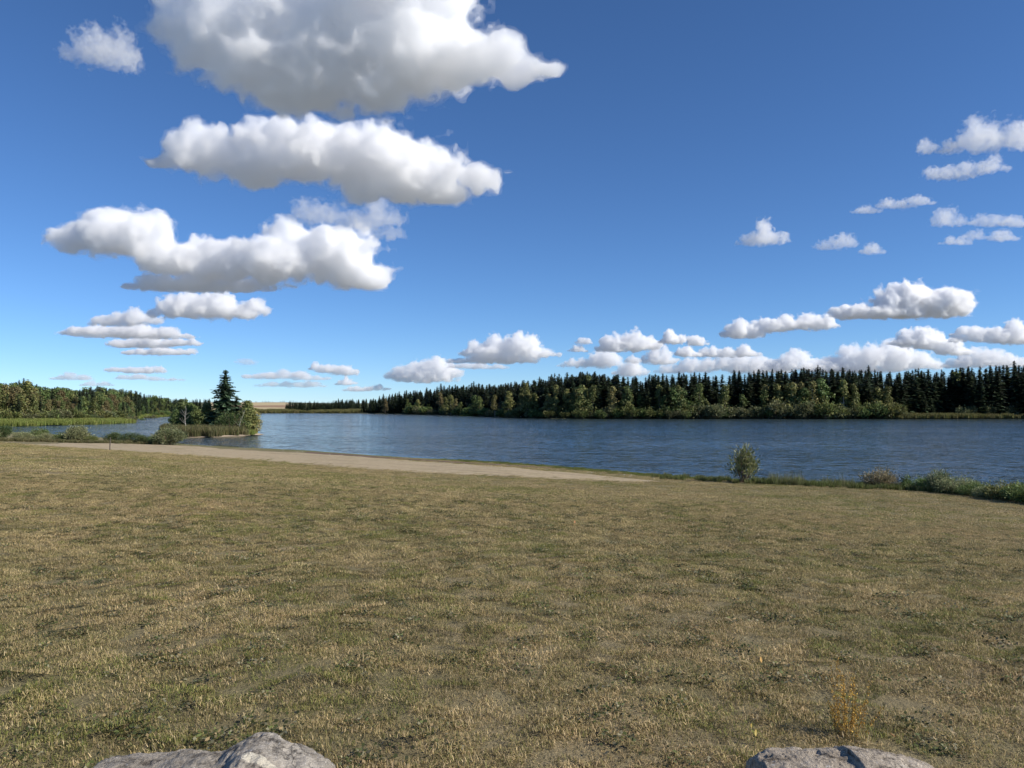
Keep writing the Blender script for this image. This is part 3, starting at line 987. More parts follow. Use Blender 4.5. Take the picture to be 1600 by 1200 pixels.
for px in np.concatenate([r.uniform(620, 900, 22), r.uniform(900, 1390, 34)]):
    sky_ = float(np.interp(px, SKY_R[:, 0], SKY_R[:, 1]))
    base_ = 640 + 10 * min(1, (px - 600) / 300)
    far_tree(px, sky_ + (base_ - sky_) * r.uniform(0.18, 0.62), r.choice(['olive', 'gold', 'green', 'rust'], p=[0.45, 0.17, 0.36, 0.02]), r.uniform(5, 9),
             'small broadleaf tree mixed into the front of the far spruce forest', 'broadleaf trees mixed into the far spruce forest', r.uniform(0.9, 1.3))

def far_bush(px, h_px, kind, label, group, off=3.0, squash=1.0):
    d = right_d(px) + off
    x = (px - 800) / F * d
    z = zg([[x, d]])[0]
    m = BUSH[kind][int(r.integers(0, 2))]
    plant('shore_bush', m, SF, (x, d, z - 0.05), h_px * d / F, r.uniform(0, 6.28), label, 'bush', group, squash)
GS = 'bushes lining the far shore'
for px in np.concatenate([np.arange(640, 940, 13.0), np.arange(940, 1400, 11.0)]):
    px = px + r.uniform(-4, 4)
    hp = r.uniform(9, 16) if px < 940 else r.uniform(12, 24)
    if 1200 < px < 1400: hp = r.uniform(18, 30)
    far_bush(px, hp, r.choice(['grey', 'green', 'olive'], p=[0.4, 0.3, 0.3]), 'leafy bush crowding the water edge of the far shore below the spruces', GS, r.uniform(2, 6))
for px in (1400, 1410, 1418):
    far_bush(px, 14 - (px - 1400) * 0.3, 'grey', 'low grey-green willow at the edge of the far marsh strip', 'willows by the far marsh', 4, 1.2)
for px, hp in ((1505, 20), (1517, 19), (1540, 27), (1556, 25), (1578, 28), (1595, 24), (1612, 22)):
    far_bush(px, hp, 'grey', 'rounded pale grey-green willow bush behind the far marsh strip', 'rounded willow bushes behind the far marsh', 9, 0.75)

# marsh grass, reed banks
MARSH = [blade_mesh(500 + k, 260, (3, 3), (0.8, 2.0), 0.16, [(0.16, 0.15, 0.05), (0.12, 0.13, 0.04), (0.20, 0.17, 0.07)], REED, 'reeds', 0.2) for k in range(3)]
REEDG = [blade_mesh(510 + k, 800, (3, 3), (0.7, 1.25), 0.07, [(0.20, 0.24, 0.055), (0.16, 0.21, 0.045), (0.27, 0.27, 0.08)], REED, 'reeds', 0.12) for k in range(3)]
REEDD = [blade_mesh(520 + k, 420, (2, 2), (0.6, 1.5), 0.055, [(0.17, 0.15, 0.07), (0.13, 0.13, 0.05), (0.22, 0.18, 0.09), (0.09, 0.11, 0.035)], REED, 'reeds', 0.22) for k in range(3)]
def scatter_strip(name, P, meshes, label, smin=0.8, smax=1.2, kind='stuff'):
    n = len(P); z = np.maximum(zg(P), 0.0)
    s = r.uniform(smin, smax, n)
    return instancer(name, np.concatenate([P, z[:, None]], 1), np.stack([np.zeros(n), np.zeros(n), r.uniform(0, 6.28, n)], 1), np.stack([s, s, s], 1),
                     r.integers(0, len(meshes), n), meshes, None, label, kind)
def along(poly, lo, hi, spacing, rows, sgn=None):
    out = []
    for o_ in np.linspace(lo, hi, rows):
        P, N = walk(poly, spacing, r, 0.5)
        if sgn is not None: N = np.where((N @ np.array(sgn))[:, None] < 0, -N, N)
        out.append(P + N * (o_ + r.uniform(-0.6, 0.6, (len(P), 1))))
    return np.concatenate(out)
marsh_line = np.array([p for p in shoreR if 1385 < to_px(p[None], np.zeros(1))[0][0] < 1760])
scatter_strip('marsh_grass', along(marsh_line, 2.0, 15, 2.2, 7, (0, 1)), MARSH, 'yellow-green marsh grass strip in front of the far spruces')
far_line = dense(np.concatenate([W_LEFT[-1:], W_FAR]), 4.0)
scatter_strip('far_marsh_grass', along(far_line, 1.0, 60, 3.5, 10, (0, 1)), MARSH, 'olive marsh grass at the far end of the lake', 1.0, 1.5)
bank = dense(W_LEFT[:5], 3.0)
scatter_strip('reed_bed', along(bank, 0.3, 16, 1.8, 8, (-0.3, 1)), REEDG, 'bright green reed bed below the trees on the far bank beside the channel', 0.7, 1.25)
bank2 = dense(W_LEFT[7:10], 4.0)
scatter_strip('reed_fringe', along(bank2, 0.3, 8, 2.4, 4, (-0.5, 1)), REEDG, 'thin green reed fringe at the tip of the wooded far bank', 0.7, 1.0)
tp = W_TUFT.mean(0)
islet = empty('reed_islet', (tp[0], tp[1], 0.0))
tag(islet, 'small bright green reed islet in front of the receding far forest', 'reeds')
for k in range(9):
    o = obj('reed_clump', REEDG[k % 3], islet)
    o.location = (r.uniform(-5.5, 5.5), r.uniform(-2, 2), 0); o.scale = (1, 1, r.uniform(0.55, 0.85))

# ------------------------------------------------------------------ left bank forest
SKY_L = np.array([(-200, 590), (0, 595), (18, 598), (36, 592), (52, 600), (75, 607), (100, 606), (120, 612), (140, 606), (165, 606), (190, 609), (215, 614), (245, 620), (280, 626), (320, 628), (400, 632)], float)
shoreL = dense(np.concatenate([W_LEFT[0:5], W_LEFT[8:]]), 4.0)
GL = 'trees of the wooded bank beyond the channel'
n_lab = {'spruce': 'dark spruce in the wood on the bank beyond the channel', 'olive': 'olive broadleaf tree in the wood on the bank beyond the channel',
         'rust': 'brownish autumn tree at the front of the wood beyond the channel', 'green': 'green broadleaf tree in the wood on the bank beyond the channel'}
left_rest = []
for row in range(6):
    P, N = walk(shoreL, [5.5, 5.5, 6, 6, 6, 7][row], r, 0.4)
    N = np.where((N @ np.array([-0.5, 1.0]))[:, None] < 0, -N, N)
    px0, _ = to_px(P, np.zeros(len(P)))
    P = P + N * (np.where(px0 < 212, 17, 6) + row * 6 + r.uniform(-2, 2, len(P)))[:, None]
    z = zg(P)
    dy = r.normal(0, 2.0, len(P)) + [r.uniform(14, 30, len(P)), r.uniform(5, 18, len(P)), r.uniform(0, 8, len(P)), 0, 0, 0][row]
    px, h = top_h(P, z, SKY_L, dy)
    for k in range(len(P)):
        if px[k] < -60 or px[k] > 330 or h[k] < 2.5: continue
        if px[k] < 120 and row < 3: kind = r.choice(['rust', 'olive', 'green', 'spruce'], p=[0.42, 0.34, 0.16, 0.08])
        elif row < 2: kind = r.choice(['rust', 'olive', 'green', 'spruce'], p=[0.12, 0.3, 0.28, 0.3])
        else: kind = r.choice(['green', 'olive', 'spruce'], p=[0.35, 0.1, 0.55])
        if px[k] > 200 and row > 0: kind = 'spruce' if r.random() < 0.75 else kind
        loc = (P[k, 0], P[k, 1], z[k] - 0.1)
        if row > 3 or (px[k] > 215 and row > 1) or px[k] < -15:
            left_rest.append((*loc, h[k], r.uniform(1.1, 1.5)))
        elif kind == 'spruce':
            plant('spruce_tree', SPR[int(r.integers(0, 5))], TC, loc, h[k], r.uniform(0, 6.28), n_lab['spruce'], 'spruce tree', 'spruces of the wooded bank beyond the channel', r.uniform(1.1, 1.5))
        else:
            plant('broadleaf_tree', BRO[kind][int(r.integers(0, 2))], TC, loc, h[k], r.uniform(0, 6.28), n_lab[kind], 'tree', GL + ' (%s)' % kind, r.uniform(0.9, 1.2))
A = np.array(left_rest)
instancer('wood', A[:, :3], np.stack([np.zeros(len(A)), np.zeros(len(A)), r.uniform(0, 6.28, len(A))], 1), A[:, 3:4] * np.stack([A[:, 4], A[:, 4], np.ones(len(A))], 1),
          r.integers(0, 7, len(A)), SPR + BRO['green'], None, 'dark rear mass of the wood on the bank beyond the channel')
for px in np.arange(-20, 280, 9.0):
    px += r.uniform(-3, 3)
    d = float(np.interp(px, *zip(*sorted([(to_px(p[None], np.zeros(1))[0][0], p[1]) for p in shoreL])))) + (15 if px < 205 else 4)
    x = (px - 800) / F * d
    plant('shore_bush', BUSH[r.choice(['grey', 'grey', 'green', 'olive'])][int(r.integers(0, 2))], SF, (x, d, zg([[x, d]])[0] - 0.05), r.uniform(2.2, 4.2), r.uniform(0, 6),
          'grey-green bush in the row behind the reed bed beyond the channel', 'bush', 'bushes behind the reed bed')

# distant treelines beyond the fields (too far to tell trunks apart)
pts = []
for px0, px1, d0, top, n in ((300, 460, 1750, 628, 150), (446, 556, 720, 629, 190), (520, 640, 760, 625, 140), (100, 340, 760, 624, 160)):
    for k in range(n):
        px = r.uniform(px0, px1); d = d0 * r.uniform(1.0, 1.12)
        x = (px - 800) / F * d; z = zg([[x, d]])[0]
        tp_ = top + r.normal(0, 1.2)
        if px0 == 450: tp_ = np.interp(px, [446, 470, 520, 556], [629.0, 628.5, 630.5, 629]) + r.normal(0, 0.8)
        h = CAM_Z + d * (HORIZON - tp_) / F - z
        if h > 3: pts.append((x, d, z, min(h, 22)))
A = np.array(pts)
instancer('treeline', A[:, :3], np.stack([np.zeros(len(A)), np.zeros(len(A)), r.uniform(0, 6.28, len(A))], 1), A[:, 3:4] * np.array([[1.3, 1.3, 1.0]]),
          r.integers(0, 5, len(A)), SPR, None, 'hazy distant treeline along the horizon beyond the fields')
# ------------------------------------------------------------------ island
def on_isl(px, d):
    x = (px - 800) / F * d
    return np.array([x, d, zg([[x, d]])[0]])
def h_to(loc, top): return CAM_Z + loc[1] * (HORIZON - top) / F - loc[2]
BS = spruce_meshes(900, 32, 9, 14, 0.37, 0.10, [(0.045, 0.074, 0.04), (0.06, 0.094, 0.05), (0.075, 0.11, 0.06), (0.05, 0.08, 0.046)], 0.3, 0.55, 0.72)
p = on_isl(352, 146)
plant('spruce_tree', BS, TC, p - [0, 0, 0.1], h_to(p, 577), 0.4, 'tall pointed spruce towering over the small island', 'spruce tree', 'trees on the small island')
GI = 'trees on the small island'
ISL = [(285, 152, 623, DARKG, 0.75, 0.10, BARK, 'dark bushy tree with ragged top at the shoreward end of the island'),
       (276, 148, 640, GREEN, 0.9, 0.08, BARK, 'low dark tree at the outer left edge of the island'),
       (308, 145, 634, GREEN, 0.95, 0.04, BARK, 'pale green dense tree left of the island spruce'),
       (323, 147, 629, OLIVE, 0.85, 0.04, BARK, 'taller light green tree touching the island spruce'),
       (338, 151, 642, DARKG, 0.9, 0.08, BARK, 'low dark tree behind the foot of the island spruce'),
       (386, 145, 625, OLIVE, 0.78, 0.10, BIRCH, 'round yellow-green tree right of the island spruce'),
       (396, 147, 637, GOLD, 0.85, 0.10, BARK, 'small golden-green tree at the lake end of the island')]
for k, (px, d, top, pal, wd, bs, bk, lab) in enumerate(ISL):
    p = on_isl(px, d)
    pal = [tuple(c_ * 1.7 for c_ in k_) for k_ in pal]
    m = broad_meshes(920 + k, pal, wd, bs, 30, 4200, 0.05, bark=bk)
    plant('broadleaf_tree', m, TC, p - [0, 0, 0.05], h_to(p, top), r.uniform(0, 6), lab, 'tree', GI)
p = on_isl(360, 141)
plant('bush', shrub_meshes(940, GREEN, 1.25, 22, 3000, 0.05, 0.5, LEAF), SF, p, h_to(p, 637), 0, 'tall leafy bush in front of the island spruce', 'bush', 'bushes on the small island')
p = on_isl(270, 139)
plant('bush', shrub_meshes(941, OLIVE, 1.4, 20, 2200, 0.07, 0.5, LEAF), SF, p, h_to(p, 660), 0, 'low bush at the landward tip of the island', 'bush', 'bushes on the small island')
p = on_isl(310, 137.5)
plant('bush', shrub_meshes(942, DARKG, 1.8, 20, 1800, 0.09, 0.5, LEAF), SF, p, h_to(p, 671), 0, 'small dark bush among the dry island reeds', 'bush', 'bushes on the small island')
p = on_isl(370, 147)
plant('spruce_tree', spruce_meshes(901, 26, 8, 9, 0.33, 0.05, [(0.034, 0.058, 0.032), (0.045, 0.075, 0.04)], 0.3, 0.7, 0.7), TC, p, h_to(p, 618), 1.0, 'shorter companion spruce just behind the tall island spruce', 'spruce tree', GI)
p = on_isl(298, 150)
plant('broadleaf_tree', broad_meshes(935, [tuple(c_ * 1.7 for c_ in k_) for k_ in GREEN], 0.8, 0.05, 28, 4000, 0.05), TC, p, h_to(p, 629), 2.0, 'leafy mid-green tree behind the bare pale birch', 'tree', GI)
# the bare pale tree
def snag(seed, lean, fork):
    q = np.random.default_rng(seed); g = Geo()
    zz = np.linspace(0, 1, 9)
    main = np.stack([lean * zz + 0.02 * np.sin(zz * 9), 0.01 * np.cos(zz * 7), zz], 1)
    g.add(*tube(main, 0.012 * (1 - zz) + 0.002, 7))
    tw = Geo()
    for k in range(fork):
        t = q.uniform(0.3, 0.95); a = q.uniform(0, 6.28); ln = q.uniform(0.15, 0.34) * (1.2 - t)
        s = np.array([lean * t + 0.02 * math.sin(t * 9), 0, t])
        e = s + np.array([math.cos(a) * ln, math.sin(a) * ln, ln * q.uniform(0.5, 1.5)])
        tw.add(*tube(np.stack([s, (s + e) / 2 + [0, 0, -0.01], e]), [0.004, 0.0025, 0.001], 4))
    return g.mesh('trunk', BIRCH, True), tw.mesh('branches', BIRCH, True)
p = on_isl(291, 138.5)
plant('bare_tree', snag(950, -0.03, 12), ('trunk', 'branches'), p, h_to(p, 634), 0, 'bare pale-trunked dead birch before the dark island tree', 'tree', GI)
p = on_isl(371, 140)
plant('bare_tree', snag(951, 0.30, 12), ('trunk', 'branches'), p, h_to(p, 640), 0, 'thin pale leaning stem right of the island spruce', 'tree', GI)
pp = np.stack([r.uniform(0, 1, 900), r.uniform(0, 1, 900)], 1)
bb0, bb1 = island_loop.min(0), island_loop.max(0)
pp = bb0 + pp * (bb1 - bb0)
dd = seg_dist(pp, island_loop)
ppx, _ = to_px(pp, np.zeros(len(pp)))
pp = pp[inside(pp, island_loop) & (dd > 1.3) & (ppx > 262)]
ppx, _ = to_px(pp, np.zeros(len(pp)))
scatter_strip('island_grass', pp[ppx < 384], REEDD, 'tall dry grass and reeds covering the island shore', 0.8, 1.25)
scatter_strip('island_reeds', pp[ppx >= 381], REEDG, 'fresh green reeds at the lake end of the island', 0.55, 0.8)

# ------------------------------------------------------------------ bushes on the near shore by the beach
GN_ = 'bushes on the near shore beside the beach end'
def near_bush(px, base, top, pal, wd, lab, seed, leaves=5200, leaf=0.075, asp=0.4, mat=WILLOW, group=GN_, stems=24, name='bush', cat='bush', upright=0.6, back=0.0, squash=1.0, dome=0.6, gain=1.6, bottom=0.05):
    p = ground_hit(px, base)
    if back: p[:2] *= (p[1] + back) / p[1]; p[2] = max(zfast(p[None, :2])[0], 0)
    hh = (CAM_Z + p[1] * (HORIZON - top) / F - p[2]) * (1.3 if px > 1370 else 1.12)
    pal = [tuple(min(0.45, c_ * gain) for c_ in k_) for k_ in pal]
    return plant(name, shrub_meshes(seed, pal, wd, stems, leaves, leaf, asp, mat, upright=upright, dome=dome, bottom=bottom), SF, p - [0, 0, 0.03], hh, r.uniform(0, 6), lab, cat, group, squash)
near_bush(264, 695, 668, [(0.13, 0.14, 0.07), (0.10, 0.12, 0.05), (0.17, 0.17, 0.09)], 1.55, 'large pale grey-green willow bush overlapping the island', 960, 7000)
near_bush(243, 694, 680, GREEN, 1.7, 'low green bush at the foot of the large pale willow bush', 961)
near_bush(205, 692, 676, DARKG, 2.2, 'dark green rounded bush in the middle of the shore row', 962, mat=LEAF)
near_bush(180, 691, 675, DARKG, 1.7, 'dark bush behind the thin stake', 963, mat=LEAF)
near_bush(225, 693, 679, DARKG, 1.7, 'dark low bush next to the large pale willow bush', 964, mat=LEAF)
near_bush(118, 690, 665, GREY, 1.35, 'tall grey-green willow bush beside the channel', 965, 7000)
near_bush(142, 691, 680, OLIVE, 1.9, 'low olive bush sloping down from the tall grey-green willow', 966)
near_bush(95, 689, 676, GREEN, 1.7, 'mid-height green bush left of the tall grey-green willow', 967)
near_bush(60, 688, 669, GREEN, 1.6, 'rounded green bush behind the pale willow scrub', 968, back=14)
near_bush(35, 687, 674, GREY, 2.2, 'pale grey-green willow scrub near the picture edge', 969)
near_bush(70, 688, 676, GREY, 2.2, 'pale low willow scrub between green bushes', 970)
near_bush(2, 686, 664, DARKG, 1.5, 'dark bush cut off by the picture edge above the beach end', 971, back=10)
near_bush(-25, 686, 668, GREY, 2.0, 'pale bush just outside the picture edge', 972)
sc_p = []
for px in np.arange(-30, 250, 1.6):
    p = ground_hit(px + r.uniform(-1, 1), np.interp(px, [-30, 250], [688.5, 694.5]) + r.uniform(-1.5, 0.5))
    sc_p.append(p[:2])
scatter_strip('shore_weeds', np.array(sc_p), REEDD, 'weedy green grass under the near shore bushes', 0.12, 0.32)

# young willow by the water and bank plants
near_bush(1161, 754.5, 701, [(0.17, 0.17, 0.075), (0.13, 0.135, 0.05), (0.22, 0.21, 0.12), (0.09, 0.10, 0.035)], 0.72, 'young silvery willow standing alone on the bank', 980, 1500, 0.10, 0.28, dome=0.0, gain=1.6, bottom=0.38,
          group='plants on the near bank', stems=20, name='young_willow', cat='willow', upright=1.2)
GP_ = 'plants on the near bank'
near_bush(1376, 762, 737, [(0.22, 0.19, 0.11), (0.17, 0.155, 0.08), (0.14, 0.14, 0.06), (0.27, 0.235, 0.15)], 1.75, 'pinkish-tan feathery shrub on the bank', 981, 3600, 0.10, 0.34, dome=0.2, gain=1.4, group=GP_, stems=26, upright=1.4)
near_bush(1441, 766, 748, GREEN, 2.2, 'dark green bush first in the bank thicket from the tan shrub', 982, 4200, 0.10, 0.4, group=GP_)
near_bush(1467, 769, 738, [(0.14, 0.15, 0.09), (0.09, 0.11, 0.045), (0.18, 0.18, 0.11)], 0.95, 'upright silvery willow sprout rising from the bank thicket', 983, 3000, 0.10, 0.30, dome=0.2, group=GP_, upright=1.3)
near_bush(1497, 772, 747, GREY, 2.0, 'pale-topped bush right of the upright silvery sprout', 984, 4200, 0.09, 0.35, group=GP_)
near_bush(1525, 776, 757, GREEN, 2.4, 'dense green bush in the middle of the bank thicket', 985, 4200, 0.10, 0.4, group=GP_)
near_bush(1550, 780, 761, GREY, 2.3, 'flowering pale bush low in the bank thicket', 986, 4200, 0.10, 0.4, group=GP_)
near_bush(1578, 783, 757, OLIVE, 2.0, 'olive bush near the picture edge in the bank thicket', 987, 4200, 0.10, 0.4, group=GP_)
near_bush(1604, 787, 760, GREEN, 2.0, 'green bush cut off by the picture edge on the bank', 988, 4200, 0.10, 0.4, group=GP_)
near_bush(1640, 790, 760, GREEN, 1.5, 'green bush beyond the picture edge on the bank', 989, 2000, 0.10, 0.4, group=GP_)
near_bush(1192, 756, 745, DARKG, 1.0, 'small dark bush right beside the young willow', 990, 1200, 0.12, 0.4, group=GP_)
near_bush(1417, 764, 744, GREEN, 0.5, 'slender leafy sprout between tan shrub and thicket', 991, 500, 0.12, 0.35, group=GP_, stems=6)
near_bush(1348, 760, 752, DARKG, 1.6, 'low dark bush at the foot of the tan shrub', 992, 1200, 0.16, 0.4, group=GP_)
near_bush(1118, 753, 746, OLIVE, 1.4, 'tiny weedy bush on the bank left of the young willow', 993, 700, 0.18, 0.3, group=GP_)
WEED = [blade_mesh(530 + k, 150, (0.5, 0.5), (0.18, 0.5), 0.018, [(0.13, 0.16, 0.045), (0.09, 0.12, 0.03), (0.19, 0.18, 0.08)], REED, 'weeds', 0.3) for k in range(3)]
TALLW = [blade_mesh(540 + k, 55, (0.5, 0.5), (0.3, 0.95), 0.012, [(0.16, 0.18, 0.06), (0.11, 0.14, 0.04), (0.26, 0.23, 0.13)], REED, 'weeds', 0.22) for k in range(3)]
wp, tw_ = [], []
for px in np.arange(1020, 1720, 2.2):
    base = np.interp(px, [1020, 1150, 1300, 1420, 1500, 1600, 1720], [747, 754.5, 761, 766, 772, 783, 795])
    for j in range(3):
        p = ground_hit(px + r.uniform(-3, 3), base + r.uniform(-3.0, 2.0) - 1)
        if p[2] > 0.03 and (r.random() < np.interp(px, [1020, 1180, 1400, 1450], [0.25, 0.4, 0.5, 1.0])): wp.append(p[:2])
for px in list(np.arange(1204, 1256, 1.3)) + list(np.arange(1290, 1345, 5)):
    base = np.interp(px, [1150, 1300, 1420], [755, 760.5, 765])
    tw_.append(ground_hit(px + r.uniform(-2, 2), base + r.uniform(-1.5, 0.5))[:2])
scatter_strip('bank_weeds', np.array(wp), WEED, 'green weedy fringe along the near bank', 0.3, 0.9)
scatter_strip('tall_grass', np.array(tw_), TALLW, 'tall feathery grass tuft between young willow and tan shrub', 0.35, 1.05)

# stones washed up along the waterline
def pebble(seed):
    q = np.random.default_rng(seed)
    th, ph = np.meshgrid(np.linspace(0, PI, 6), np.arange(8) * 2 * PI / 8, indexing='ij')
    rad = 1 + 0.25 * q.normal(size=th.shape)
    rad[0], rad[-1] = 1, 1
    V = np.stack([rad * np.sin(th) * np.cos(ph), 0.8 * rad * np.sin(th) * np.sin(ph), 0.55 * rad * np.cos(th)], -1).reshape(-1, 3)
    k = np.arange(8); q_ = np.concatenate([np.stack([i * 8 + k, i * 8 + (k + 1) % 8, (i + 1) * 8 + (k + 1) % 8, (i + 1) * 8 + k], 1) for i in range(5)])
    return mesh_from('stone', V, q_, PEB, True)
PEB = simple_ground('washed_stone', (0.30, 0.27, 0.23), (0.62, 0.58, 0.52), 2.0, 0.01)
pb = []
for px in r.uniform(440, 1040, 190):
    wl_ = np.interp(px, [p_[0] for p_ in NEAR_SHORE[::-1]], [p_[1] for p_ in NEAR_SHORE[::-1]])
    pb.append(ground_hit(px, wl_ + abs(r.normal(0, 2.2)) + 0.6))
pb = np.array(pb); ns = len(pb); sz = r.uniform(0.02, 0.075, ns)
instancer('washed_up_stones', pb, np.stack([r.normal(0, 0.3, ns), r.normal(0, 0.3, ns), r.uniform(0, 6, ns)], 1), np.stack([sz] * 3, 1), r.integers(0, 3, ns),
          [pebble(1 + k) for k in range(3)], None, 'pale stones scattered along the waterline of the beach')

# thin stake at the beach edge
p = ground_hit(171.5, 704.8)
hs = CAM_Z + p[1] * (HORIZON - 684) / F - p[2]
st = empty('stake', p)
tag(st, 'thin dark wooden stake standing at the edge of the beach', 'stake')
WOOD = bark_material('weathered_wood', (0.05, 0.04, 0.035), (0.13, 0.11, 0.09))
g = Geo(); zz = np.linspace(-0.2, 1, 6)
g.add(*tube(np.stack([0.03 * zz, 0 * zz, zz * hs], 1), np.array([0.045, 0.045, 0.043, 0.042, 0.04, 0.036]), 8))
obj('post', g.mesh('post', WOOD, True), st)
g = Geo(); g.add(*tube(np.array([[0.03, 0, hs - 0.004], [0.03, 0, hs + 0.015], [0.03, 0, hs + 0.04]]), [0.036, 0.03, 0.004], 8))
obj('tip', g.mesh('tip', WOOD, True), st)
# ------------------------------------------------------------------ turf
def turf_material():
    m = NT('turf_blades')
    att = m.n('ShaderNodeAttribute', attribute_name='tint')
    pos = m.n('ShaderNodeNewGeometry').outputs['Position']
    inf = m.n('ShaderNodeObjectInfo')
    mid = m.noise(pos, 1.1, 4, 0.6, 0.5)
    big = m.noise(m.scaled(pos, (0.13, 0.2, 0.1)), 1.0, 4, 0.6, 0.6)
    f = m.math('ADD', m.math('MULTIPLY', mid, 0.8), m.math('MULTIPLY', big, 0.8))
    f = m.ramp(m.math('SUBTRACT', f, 0.3), [(0.2, 0.0), (0.8, 1.0)])
    c = m.mix(f, (0.97, 0.95, 0.74), (1.14, 1.01, 0.85))
    c = m.mix(1.0, att.outputs['Color'], c, 'MULTIPLY')
    hs = m.n('ShaderNodeHueSaturation'); m.l(c, hs.inputs['Color'])
    m.l(m.math('ADD', m.math('MULTIPLY', inf.outputs['Random'], 0.5), 0.75), hs.inputs['Value'])
    b = m.n('ShaderNodeBsdfPrincipled'); b.inputs['Roughness'].default_value = 0.6; b.inputs['Specular IOR Level'].default_value = 0.25
    m.l(hs.outputs[0], b.inputs['Base Color'])
    t = m.n('ShaderNodeBsdfTranslucent'); m.l(hs.outputs[0], t.inputs['Color'])
    mx = m.n('ShaderNodeMixShader', i_Fac=0.25)
    m.l(b.outputs[0], mx.inputs[1]); m.l(t.outputs[0], mx.inputs[2])
    m.l(mx.outputs[0], m.out.inputs['Surface'])
    return m.mat
TURF = turf_material()
MIXP = [(0.44, 0.36, 0.225), (0.36, 0.30, 0.175), (0.21, 0.205, 0.09), (0.155, 0.17, 0.065), (0.28, 0.25, 0.13), (0.47, 0.40, 0.27)]
DRYP = [(0.48, 0.39, 0.25), (0.42, 0.34, 0.205), (0.50, 0.42, 0.29), (0.30, 0.26, 0.14), (0.21, 0.20, 0.09)]
GRNP = [(0.17, 0.195, 0.06), (0.14, 0.17, 0.05), (0.24, 0.24, 0.095), (0.36, 0.31, 0.17)]
PATCH = []
for k, pal in enumerate([MIXP, MIXP, DRYP, DRYP, GRNP, MIXP]):
    PATCH.append(blade_mesh(600 + k, 860, (0.34, 0.34), (0.006, 0.030), 0.0031, pal, TURF, 'turf', 1.3))
# low broad-leaved weeds (clover, plantain)
for k in range(2):
    q = np.random.default_rng(640 + k); n = 90
    c = np.stack([q.normal(0, 0.06, n), q.normal(0, 0.06, n), q.uniform(0.008, 0.034, n)], 1)
    nn = unit(np.stack([q.normal(0, 0.45, n), q.normal(0, 0.45, n), np.ones(n)], 1)); ax = unit(np.cross(nn, rand_unit(q, n)))
    G_ = Geo(); G_.add(*leaf_quads(c, ax, np.cross(nn, ax), q.uniform(0.014, 0.03, n), q.uniform(0.009, 0.018, n),
                                   pick_cols(q, n, [(0.075, 0.10, 0.04), (0.095, 0.12, 0.045), (0.21, 0.21, 0.16), (0.055, 0.07, 0.03), (0.24, 0.19, 0.12)], 0.25)))
    PATCH.append(G_.mesh('weed', TURF))
COARSE = [blade_mesh(650 + k, 620, (0.9, 0.9), (0.010, 0.034), 0.009, pal, TURF, 'turf', 1.0) for k, pal in enumerate([MIXP, DRYP, DRYP, GRNP, MIXP])]
SHOREG = [blade_mesh(660 + k, 420, (0.9, 0.9), (0.02, 0.06), 0.012, [(0.12, 0.16, 0.035), (0.16, 0.18, 0.05), (0.09, 0.12, 0.03)], TURF, 'turf', 0.6) for k in range(2)]

def zone_pts(y0, y1, step, half=0.86, pad=1.2):
    ys = np.arange(y0, y1, step)
    out = []
    for y in ys:
        w = half * max(y, 0.5) + pad
        xs = np.arange(-w, w, step)
        out.append(np.stack([xs, np.full(len(xs), y)], 1))
    P = np.concatenate(out)
    return P + r.uniform(-0.5, 0.5, P.shape) * step
def land_mask(P, margin=0.05):
    creep = seg_dist(P, beach_loop) < 1.3 * np.abs(fbm(np.concatenate([P / 1.5, np.zeros((len(P), 1))], 1), 3, seed=91)) * 2
    ok = ~inside(P, lake_loop) & (~inside(P, beach_loop) | creep)
    return P[ok]
def lay(name, P, meshes, idx, smin, smax, label, tilt=0.12):
    n = len(P); z = zg(P)
    s = r.uniform(smin, smax, n)
    lump = 0.85 + 0.35 * (fbm(np.concatenate([P / 0.7, np.zeros((n, 1))], 1), 3, seed=77) * 0.5 + 0.5)
    instancer(name, np.concatenate([P, z[:, None]], 1), np.stack([r.normal(0, tilt, n), r.normal(0, tilt, n), r.uniform(0, 6.28, n)], 1),
              np.stack([s, s, s * lump], 1), idx, meshes, None, label)
P = land_mask(zone_pts(0.8, 24, 0.205))
nn_ = fbm(np.concatenate([P / 1.6, np.zeros((len(P), 1))], 1), 3, 0.6, seed=81)
u = r.random(len(P)) * 1.0 + nn_ * 0.5 - 0.16 * np.exp(-((np.hypot(P[:, 0], P[:, 1]) - 4.2) / 1.3) ** 2)      # greener towards the boulders
idx = np.where(u < 0.05, 4, np.where(u < 0.25, r.choice([4, 0, 5], len(P)), np.where(u < 0.65, r.choice([0, 1, 5, 2], len(P)), r.choice([2, 3, 2, 1], len(P)))))
wd = (fbm(np.concatenate([P / 0.9 + 50, np.zeros((len(P), 1))], 1), 3, 0.6, seed=83) > -0.25) & (r.random(len(P)) < 0.26)
PW = P[wd] + r.uniform(-0.1, 0.1, (int(wd.sum()), 2))
P = np.concatenate([P, PW]); idx = np.concatenate([idx, 6 + r.integers(0, 2, len(PW))])
lay('turf', P, PATCH, idx, 0.8, 1.3, 'short dry grass with green tufts covering the foreground slope')
P = land_mask(zone_pts(23.5, 72, 0.62, 0.8))
dl = seg_dist(P, lake_loop)
P, dl = P[(dl > 0.4)], dl[dl > 0.4]
nn_ = fbm(np.concatenate([P / 4.0, np.zeros((len(P), 1))], 1), 3, 0.6, seed=85)
u = r.random(len(P)) * 0.8 + nn_ * 0.8
idx = np.where(u < 0.12, 3, np.where(u < 0.5, r.choice([0, 4], len(P)), r.choice([1, 2, 0], len(P))))
idx = np.where((dl < 3.5 + 1.5 * nn_) & (r.random(len(P)) < 0.85), 5 + r.integers(0, 2, len(P)), idx)
lay('lower_turf', P, COARSE + SHOREG, idx, 0.9, 1.4, 'dry grass of the lower slope with a green strip along the bank', 0.06)
